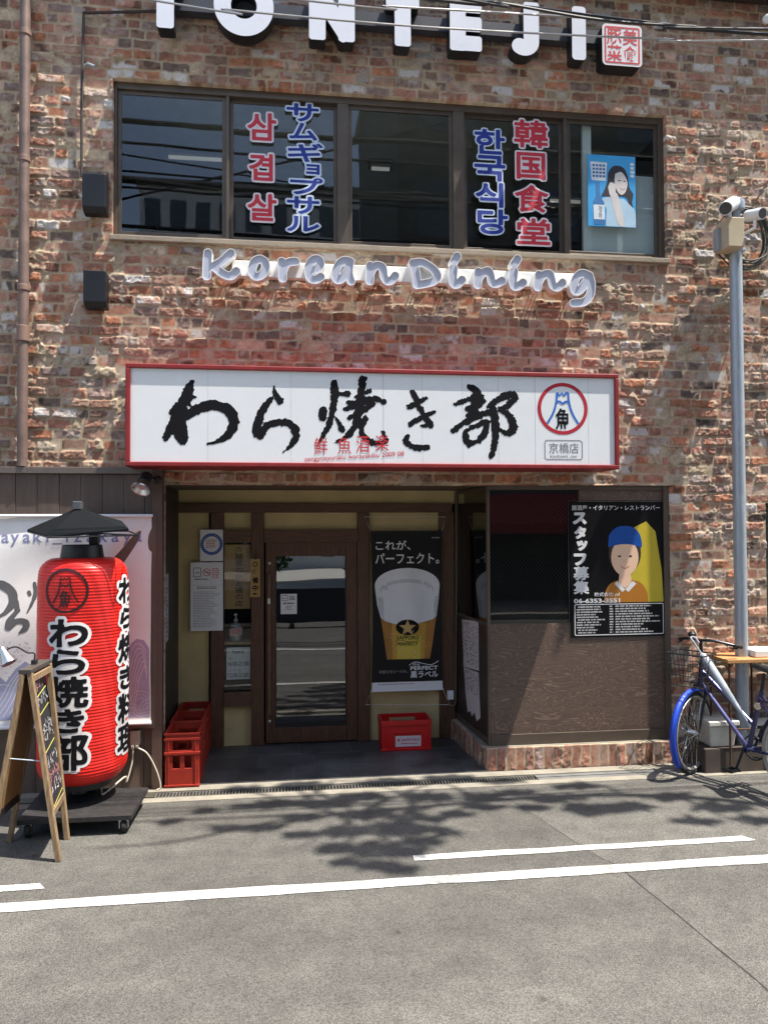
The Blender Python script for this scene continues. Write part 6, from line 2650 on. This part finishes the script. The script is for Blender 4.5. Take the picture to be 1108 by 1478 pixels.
mb.tube([Lc(-.11, 0, .70), Lc(-.14, 0, .87)], .013, 10)
mb.build('seat_post', M_DKMETAL, bk, smooth=True)
sd = []
mb = MB()
for i, (x, wd, z, th) in enumerate(((.06, .012, .925, .02), (.03, .022, .93, .035), (-.06, .035, .927, .045), (-.13, .07, .93, .05), (-.19, .088, .937, .055), (-.225, .07, .94, .04), (-.24, .03, .938, .02))):
    for j in range(12):
        t_ = 2 * math.pi * j / 12
        sd.append(Lc(-.10 + x, wd * math.cos(t_), z - th * .4 + th * .6 * math.sin(t_)))
mb.add(sd, [(i * 12 + j, i * 12 + (j + 1) % 12, (i + 1) * 12 + (j + 1) % 12, (i + 1) * 12 + j) for i in range(6) for j in range(12)] + [tuple(range(11, -1, -1)), tuple(72 + j for j in range(12))])
mb.build('saddle', mat('black saddle', (.02, .02, .022), .45), bk, smooth=True)
mb = MB()
for s_ in (-1, 1):
    mb.tube([Lc(-.14, .05 * s_, .68), Lc(-.68, .055 * s_, .69)], .006, 6)
    mb.tube([Lc(-.60, .055 * s_, .69), Lc(-.47, .06 * s_, .335)], .005, 6)
for k in range(4): mb.tube([Lc(-.30 - k * .12, -.06, .69), Lc(-.30 - k * .12, .06, .69)], .005, 6)
mb.build('carrier', M_BLACK, bk)
mb = MB()
ring = [BB + fx * (.09 * math.cos(t_)) + V((0, 0, .09 * math.sin(t_))) - fy * .05 for t_ in np.linspace(0, 2 * math.pi, 32, endpoint=False)]
mb.tube(ring, .006, 6, closed=True)
for s_, dx, dz in ((-1, -.05, .155), (1, .05, -.155)):
    e_ = BB + fy * (.06 * s_)
    f_ = e_ + fx * dx + V((0, 0, dz)) + fy * (.02 * s_)
    mb.tube([BB, e_, f_], .010, 8)
ck = mb.build('crankset', M_DKMETAL, bk)
for s_, dx, dz in ((-1, -.05, .155), (1, .05, -.155)):
    f_ = BB + fy * (.13 * s_) + fx * dx + V((0, 0, dz))
    mb = MB()
    for q in (-.03, .03):
        mb.bar(f_ + fx * q - fy * .045, f_ + fx * q + fy * .045, .014, .022)
    for q in (-.04, .04):
        mb.bar(f_ + fy * q - fx * .045, f_ + fy * q + fx * .045, .012, .02)
    mb.build('pedal', M_BLACK, ck)
mb = MB()
mb.bar(BB - fy * .055 + V((0, 0, .07)), Lc(-.47, -.055, .37), .03, .01)
mb.bar(BB - fy * .055 - V((0, 0, .07)), Lc(-.47, -.055, .29), .03, .01)
mb.build('chain_case', M_BLACK, bk)
mb = MB()
mb.tube([Lc(-.45, .07, .32), Lc(-.47, .15, .12), Lc(-.42, .19, .01)], .008, 8)
mb.build('kick_stand', M_DKMETAL, bk, smooth=True)
mb = MB()
mb.lathe([(.026, 0), (.03, .006), (.026, .012)], Lc(-.11, .03, .63), 18, axis=fy + V((-.2, -.2, 0)))
mb.build('reflector', M_CHROME, bk)
# folded umbrella hung along the frame
um = thing('umbrella', 'folded clear white umbrella hanging along the bicycle frame', 'umbrella', Lc(.36, .05, .92))
u0, u1 = Lc(.37, .075, .95), Lc(-.03, .05, .50)
ax = u1 - u0
L_ = ax.length
mb = MB()
mb.lathe([(.012, 0), (.030, .02), (.036, .10), (.030, .28), (.018, .48), (.007, L_)], u0, 14, axis=ax)
mb.build('canopy', mat('milky vinyl', (.30, .33, .36), .3, var=.12, scale=30, stretch=(1, 1, 1)), um, smooth=True)
mb = MB()
mb.tube([u0 - ax.normalized() * .10, u0], .006, 8)
mb.tube(spline([tuple(q) for q in (u0 - ax.normalized() * .10, u0 - ax.normalized() * .15, u0 - ax.normalized() * .14 + V((.03, 0, .01)), u0 - ax.normalized() * .10 + V((.04, 0, .0)))], 5), .008, 8)
mb.build('handle', mat('grey umbrella handle', (.30, .31, .33), .4), um, smooth=True)

# ------------------------------------------------------------------ rusty table and bins behind the bicycle
tb = thing('side_table', 'narrow table with an orange wood top on thin rusty legs behind the bicycle', 'table', (4.1, -.18, 0))
tz = .905
tx0 = at(1036, 948, -.18).x
mb = MB()
mb.box(tx0 - .03, -.36, tz - .03, 4.9, -.03, tz)
mb.build('tabletop', mat('orange wood', (.46, .23, .085), .5, var=.25, stretch=(1, 6, 6)), tb, bevel=.004)
M_RUST = mat('rusty iron', (.10, .045, .025), .8, .2, var=.3, scale=30)
for x in (tx0, at(1097, 1000, -.18).x, 4.85):
    for y in (-.33, -.06):
        mb = MB()
        mb.tube([(x, y, 0), (x, y, tz - .03)], .009, 8)
        mb.build('leg', M_RUST, tb)
mb = MB()
for y in (-.33, -.06): mb.tube([(tx0, y, .35), (4.85, y, .35)], .006, 6)
mb.build('stretcher', M_RUST, tb)
mb = MB()
a = at(1078, 940, -.2)
mb.box(a.x, -.3, tz + .002, a.x + .3, -.08, tz + .055)
tag(mb.build('white_tray', mat('white tray', (.66, .66, .64), .5), bevel=.006), 'shallow white tray lying on the orange table top', 'tray')


def bin_(label, px0, px1, py0, py1, y, d):
    a, b = at(px0, py1, y), at(px1, py0, y)
    x0, x1, z0, z1 = a.x, b.x, a.z, b.z
    r = thing('storage_box', label, 'storage box', ((x0 + x1) / 2, y + d / 2, z0), 'white boxes under the table')
    mb = MB()
    i = .02
    mb.add([(x0 + i, y + i, z0), (x1 - i, y + i, z0), (x1 - i, y + d - i, z0), (x0 + i, y + d - i, z0), (x0, y, z1 - .04), (x1, y, z1 - .04), (x1, y + d, z1 - .04), (x0, y + d, z1 - .04)],
           [(3, 2, 1, 0), (4, 5, 6, 7), (0, 1, 5, 4), (1, 2, 6, 5), (2, 3, 7, 6), (3, 0, 4, 7)])
    mb.build('body', mat('weathered white plastic', (.56, .53, .46), .5, var=.12), r, bevel=.012)
    mb = MB()
    mb.box(x0 - .012, y - .012, z1 - .04, x1 + .012, y + d + .012, z1)
    mb.build('lid', mat('weathered white lid', (.60, .58, .52), .5, var=.1), r, bevel=.008)
    return x0, x1, z0


X0, X1, z0_ = bin_('white lidded storage box under the left end of the orange table', 1024, 1064, 1040, 1080, -.30, .22)
X2, X3, _ = bin_('white lidded storage box behind the rear wheel of the bicycle', 1082, 1150, 1044, 1078, -.27, .2)
mb = MB()
mb.box(X0 - .05, -.31, 0, X3 + .03, -.04, z0_ - .002)
tag(mb.build('dark_bench', mat('dark weathered wood', (.06, .045, .035), .8, var=.3), bevel=.006), 'low dark wooden bench carrying the two white boxes', 'bench')

# ------------------------------------------------------------------ across the street (seen in the glass)
def block(name, label, x0, x1, y0, depth, h, wall_m, storeys, bays, z0=0.0, awn=None):
    r = thing(name, label, 'building', ((x0 + x1) / 2, y0 - depth / 2, 0))
    mb = MB()
    mb.box(x0, y0 - depth, 0, x1, y0, h)
    mb.build('wall', wall_m, r)
    mb = MB()
    mb.box(x0 - .15, y0 - depth - .15, h + .002, x1 + .15, y0 + .15, h + .4)
    mb.build('parapet', mat('parapet', (.3, .3, .29), .8), r)
    mw = glass_dark
    for s_ in range(storeys):
        zc_ = z0 + (h - z0) / storeys * (s_ + .5)
        for k in range(bays):
            xc = x0 + (x1 - x0) / bays * (k + .5)
            ww, wh_ = (x1 - x0) / bays * .3, (h - z0) / storeys * .26
            mb = MB()
            mb.box(xc - ww, y0 - .02, zc_ - wh_, xc + ww, y0 + .03, zc_ + wh_)
            mb.build('window', mw, r)
    if awn:
        a0, a1, az, ao = awn
        mb = MB()
        vs = [(a0, y0 + .04, az + .75), (a1, y0 + .04, az + .75), (a1, y0 + ao, az), (a0, y0 + ao, az), (a0, y0 + ao, az - .25), (a1, y0 + ao, az - .25), (a0, y0 + .04, az + .70), (a1, y0 + .04, az + .70)]
        mb.add(vs, [(0, 3, 2, 1), (3, 4, 5, 2), (4, 6, 7, 5), (0, 6, 4, 3), (1, 2, 5, 7)])
        mb.build('awning', mat('red awning cloth', (.30, .03, .03), .8), r)
    return r


glass_dark = mat('far window', (.10, .115, .14), .12)
block('office_building', 'brown office block with a red awning across the street', 2.7, 16, -12.5, 10, 17, mat('brown tile', (.085, .078, .07), .7), 5, 5, 3.2, (3.2, 9.0, 2.1, 1.3))
block('apartment_building', 'white apartment block far beyond the low barrier', -7, 3.6, -30, 10, 18.2, mat('white render', (.75, .75, .73), .8), 7, 9)
block('warehouse', 'dark roofed grey warehouse far left across the street', -24, -7.6, -30, 10, 15.5, mat('grey sheet wall', (.30, .31, .33), .7), 3, 7)
mb = MB()
mb.box(-40, -7.35, .10, 2.6, -7.25, .78)  # block added in place of a parked dark vehicle, mirrored in the door
for k in range(22): mb.box(-40 + k * 2, -7.5, 0, -39.9 + k * 2, -7.1, .099)
tag(mb.build('barrier', mat('dark blue barrier', (.03, .034, .042), .5)), 'long low dark barrier along the far side of the road', 'barrier')
# pavement opposite
mb = MB()
mb.box(2.65, -12.5, -.02, 60, -9.6, .12)
tag(mb.build('pavement', M_CONC), kind='structure')
sheet('forecourt', -45, -30, 2.6, -9.6, -.004, mat('pale forecourt paving', (.42, .41, .38), .9, var=.15))
# bundles of cables high over the road (mirrored in the panes)
M_BUN = mat('cable bundle', (.02, .02, .022), .6)
for k, (y, z, r_, sag, lb) in enumerate(((-6.0, 8.35, .045, .25, 'highest thick cable bundle over the middle of the road'), (-6.1, 8.05, .022, .35, 'thin cable hanging just below the highest bundle over the road'), (-6.3, 7.55, .05, .3, 'middle thick cable bundle over the road'),
                                         (-6.0, 7.3, .02, .2, 'thin cable under the middle bundle over the road'), (-6.2, 6.75, .032, .4, 'lowest thick cable over the road'), (-6.6, 9.6, .02, .3, 'topmost single cable over the road'))):
    mb = MB()
    mb.tube([(x, y + .01 * x, z + sag * ((x / 18) ** 2) * 2 - .02 * x) for x in np.linspace(-20, 22, 26)], r_, 7)
    tag(mb.build('street_cable', M_BUN, smooth=True), lb, 'cable', 'cables above the road')
mb = MB()
mb.tube([(-8, -6.2, 5.6), (2, -6.3, 8.7), (9, -6.4, 11)], .02, 7)
tag(mb.build('guy_wire', M_BUN), 'slanting guy wire crossing the cable bundles over the road', 'wire')


def leafy(name, label, base, trunk_pts, tr, limbs, clumps, leaf, m_leaf, m_bark, group=None):
    r = thing(name, label, 'tree', base, group)
    mb = MB()
    mb.tube(trunk_pts, tr, 12)
    tk = mb.build('trunk', m_bark, r, smooth=True)
    for lm, rad in limbs:
        mb = MB()
        mb.tube(spline(lm, 5), [rad[0] + (rad[1] - rad[0]) * i / (len(spline(lm, 5)) - 1) for i in range(len(spline(lm, 5)))], 7)
        mb.build('limb', m_bark, r, smooth=True)
    mb = MB()
    for (cx_, cy_, cz_, rx, ry, rz, n_) in clumps:
        for _ in range(int(n_ * 1.35)):
            d = V((random.gauss(0, 1), random.gauss(0, 1), random.gauss(0, 1))).normalized() * random.random() ** .45
            c = V((cx_ + d.x * rx, cy_ + d.y * ry, cz_ + d.z * rz))
            u_ = V((random.gauss(0, 1), random.gauss(0, 1), random.gauss(0, .6))).normalized()
            w_ = u_.orthogonal().normalized()
            w_ = (w_ + u_.cross(w_) * random.uniform(-1, 1)).normalized()
            s_ = leaf * random.uniform(.6, 1.3)
            mb.add([c - u_ * s_, c + w_ * s_ * .45, c + u_ * s_, c - w_ * s_ * .45], [(0, 1, 2, 3)])
    mb.build('crown', m_leaf, r)
    return r


M_BARK = mat('bark', (.10, .075, .055), .9, bump=.5)
M_LEAF = mat('leaf green', (.07, .12, .03), .6, var=.4, scale=3)
random.seed(5)


def shade_point(px, py, h):
    """a point at height h whose shadow the sun drops on the road at that place of the photograph"""
    g = gd(px, py)
    return (g.x + SUN.x / SUN.z * h, g.y + SUN.y / SUN.z * h, h)


limbs, clumps = [], []
H1 = 7.2
root = (7.6, -2.7, 6.1)
main = [root, (6.3, -2.2, 6.9), shade_point(985, 1150, H1 + .1), shade_point(800, 1150, H1 + .2), shade_point(600, 1165, H1 + .1), shade_point(470, 1175, H1)]
limbs.append((main, (.055, .022)))
for a, b, c in (((600, 1165), (565, 1140), (480, 1128)), ((600, 1165), (560, 1205), (575, 1258)), ((640, 1160), (540, 1190), (480, 1232)), ((560, 1168), (470, 1150), (400, 1150)),
                ((800, 1150), (850, 1170), (925, 1160)), ((985, 1150), (1010, 1165), (1060, 1185)), ((700, 1158), (650, 1135), (610, 1125)), ((900, 1148), (860, 1132), (800, 1140)), ((520, 1170), (400, 1190), (300, 1200)), ((560, 1150), (500, 1190), (520, 1240)), ((700, 1145), (600, 1205), (470, 1245)), ((640, 1125), (560, 1155), (430, 1225)), ((420, 1135), (500, 1185), (620, 1240)), ((350, 1140), (460, 1170), (560, 1190)), ((620, 1140), (580, 1180), (610, 1235)), ((450, 1140), (500, 1165), (560, 1215)), ((480, 1130), (420, 1160), (330, 1170)), ((400, 1185), (250, 1215), (120, 1225)), ((450, 1175), (300, 1182), (90, 1190))):
    limbs.append(([shade_point(*a, H1 + .15), shade_point(*b, H1 + .1), shade_point(*c, H1)], (.022, .008)))
for px, py, rx, ry, n_ in ((350, 1140, .14, .05, 26), (380, 1195, .16, .05, 30), (250, 1185, .12, .04, 16), (660, 1175, .10, .06, 22), (640, 1200, .07, .06, 16), (500, 1245, .1, .05, 22), (830, 1135, .2, .05, 30), (430, 1135, .2, .06, 50), (560, 1130, .25, .06, 70), (650, 1125, .2, .05, 44), (400, 1160, .16, .06, 44), (500, 1200, .16, .08, 60), (545, 1250, .12, .05, 44), (610, 1215, .10, .08, 34), (590, 1230, .1, .06, 30), (700, 1165, .12, .05, 24), (430, 1205, .12, .05, 26), (740, 1145, .14, .05, 30), (520, 1150, .20, .07, 60), (470, 1160, .16, .09, 55), (575, 1195, .16, .13, 70), (545, 1225, .15, .11, 60), (575, 1255, .09, .06, 26), (480, 1225, .10, .07, 34), (620, 1150, .16, .07, 46), (440, 1180, .14, .07, 36),
                            (540, 1175, .2, .09, 60), (690, 1150, .16, .07, 34), (800, 1152, .22, .08, 60), (860, 1168, .26, .11, 120), (910, 1165, .14, .08, 46), (770, 1165, .10, .05, 22), (970, 1150, .2, .07, 40), (1040, 1165, .22, .10, 60), (1000, 1185, .18, .06, 34),
                            (330, 1195, .16, .05, 26), (360, 1165, .16, .05, 24), (1090, 1185, .14, .08, 30), (720, 1130, .2, .06, 28), (610, 1180, .10, .08, 26), (300, 1170, .10, .04, 12)):
    x, y, z = shade_point(px, py, H1)
    clumps.append((x, y, z, rx, ry, .18, n_))
clumps += [(7.9, -2.8, 7.8, .9, .9, .8, 500), (8.8, -3.2, 8.4, 1.0, 1.0, .9, 500), (7.2, -3.4, 8.6, .8, .8, .7, 300)]
leafy('street_tree', 'street tree with a long low branch reaching over the road on the right', (7.9, -2.9, 0), [(7.9, -2.9, -.05), (7.85, -2.88, 3), (7.7, -2.75, 6), (7.9, -2.8, 8.2)], [.14, .12, .09, .04], limbs, clumps, .075, M_LEAF, M_BARK)
cl2 = [(-1.1 + random.uniform(-.9, .7), -21 + random.uniform(-1, 1), random.uniform(.5, 4.0), .8, .7, .7, 240) for _ in range(12)]
leafy('green_tree', 'bright green bushy tree beyond the barrier across the street', (-1.1, -21, 0), [(-1.1, -21, -.05), (-1.0, -21, 2), (-1.2, -21, 4)], [.14, .11, .05], [], cl2, .12, mat('bright leaf', (.11, .20, .04), .6, var=.4, scale=3), M_BARK)
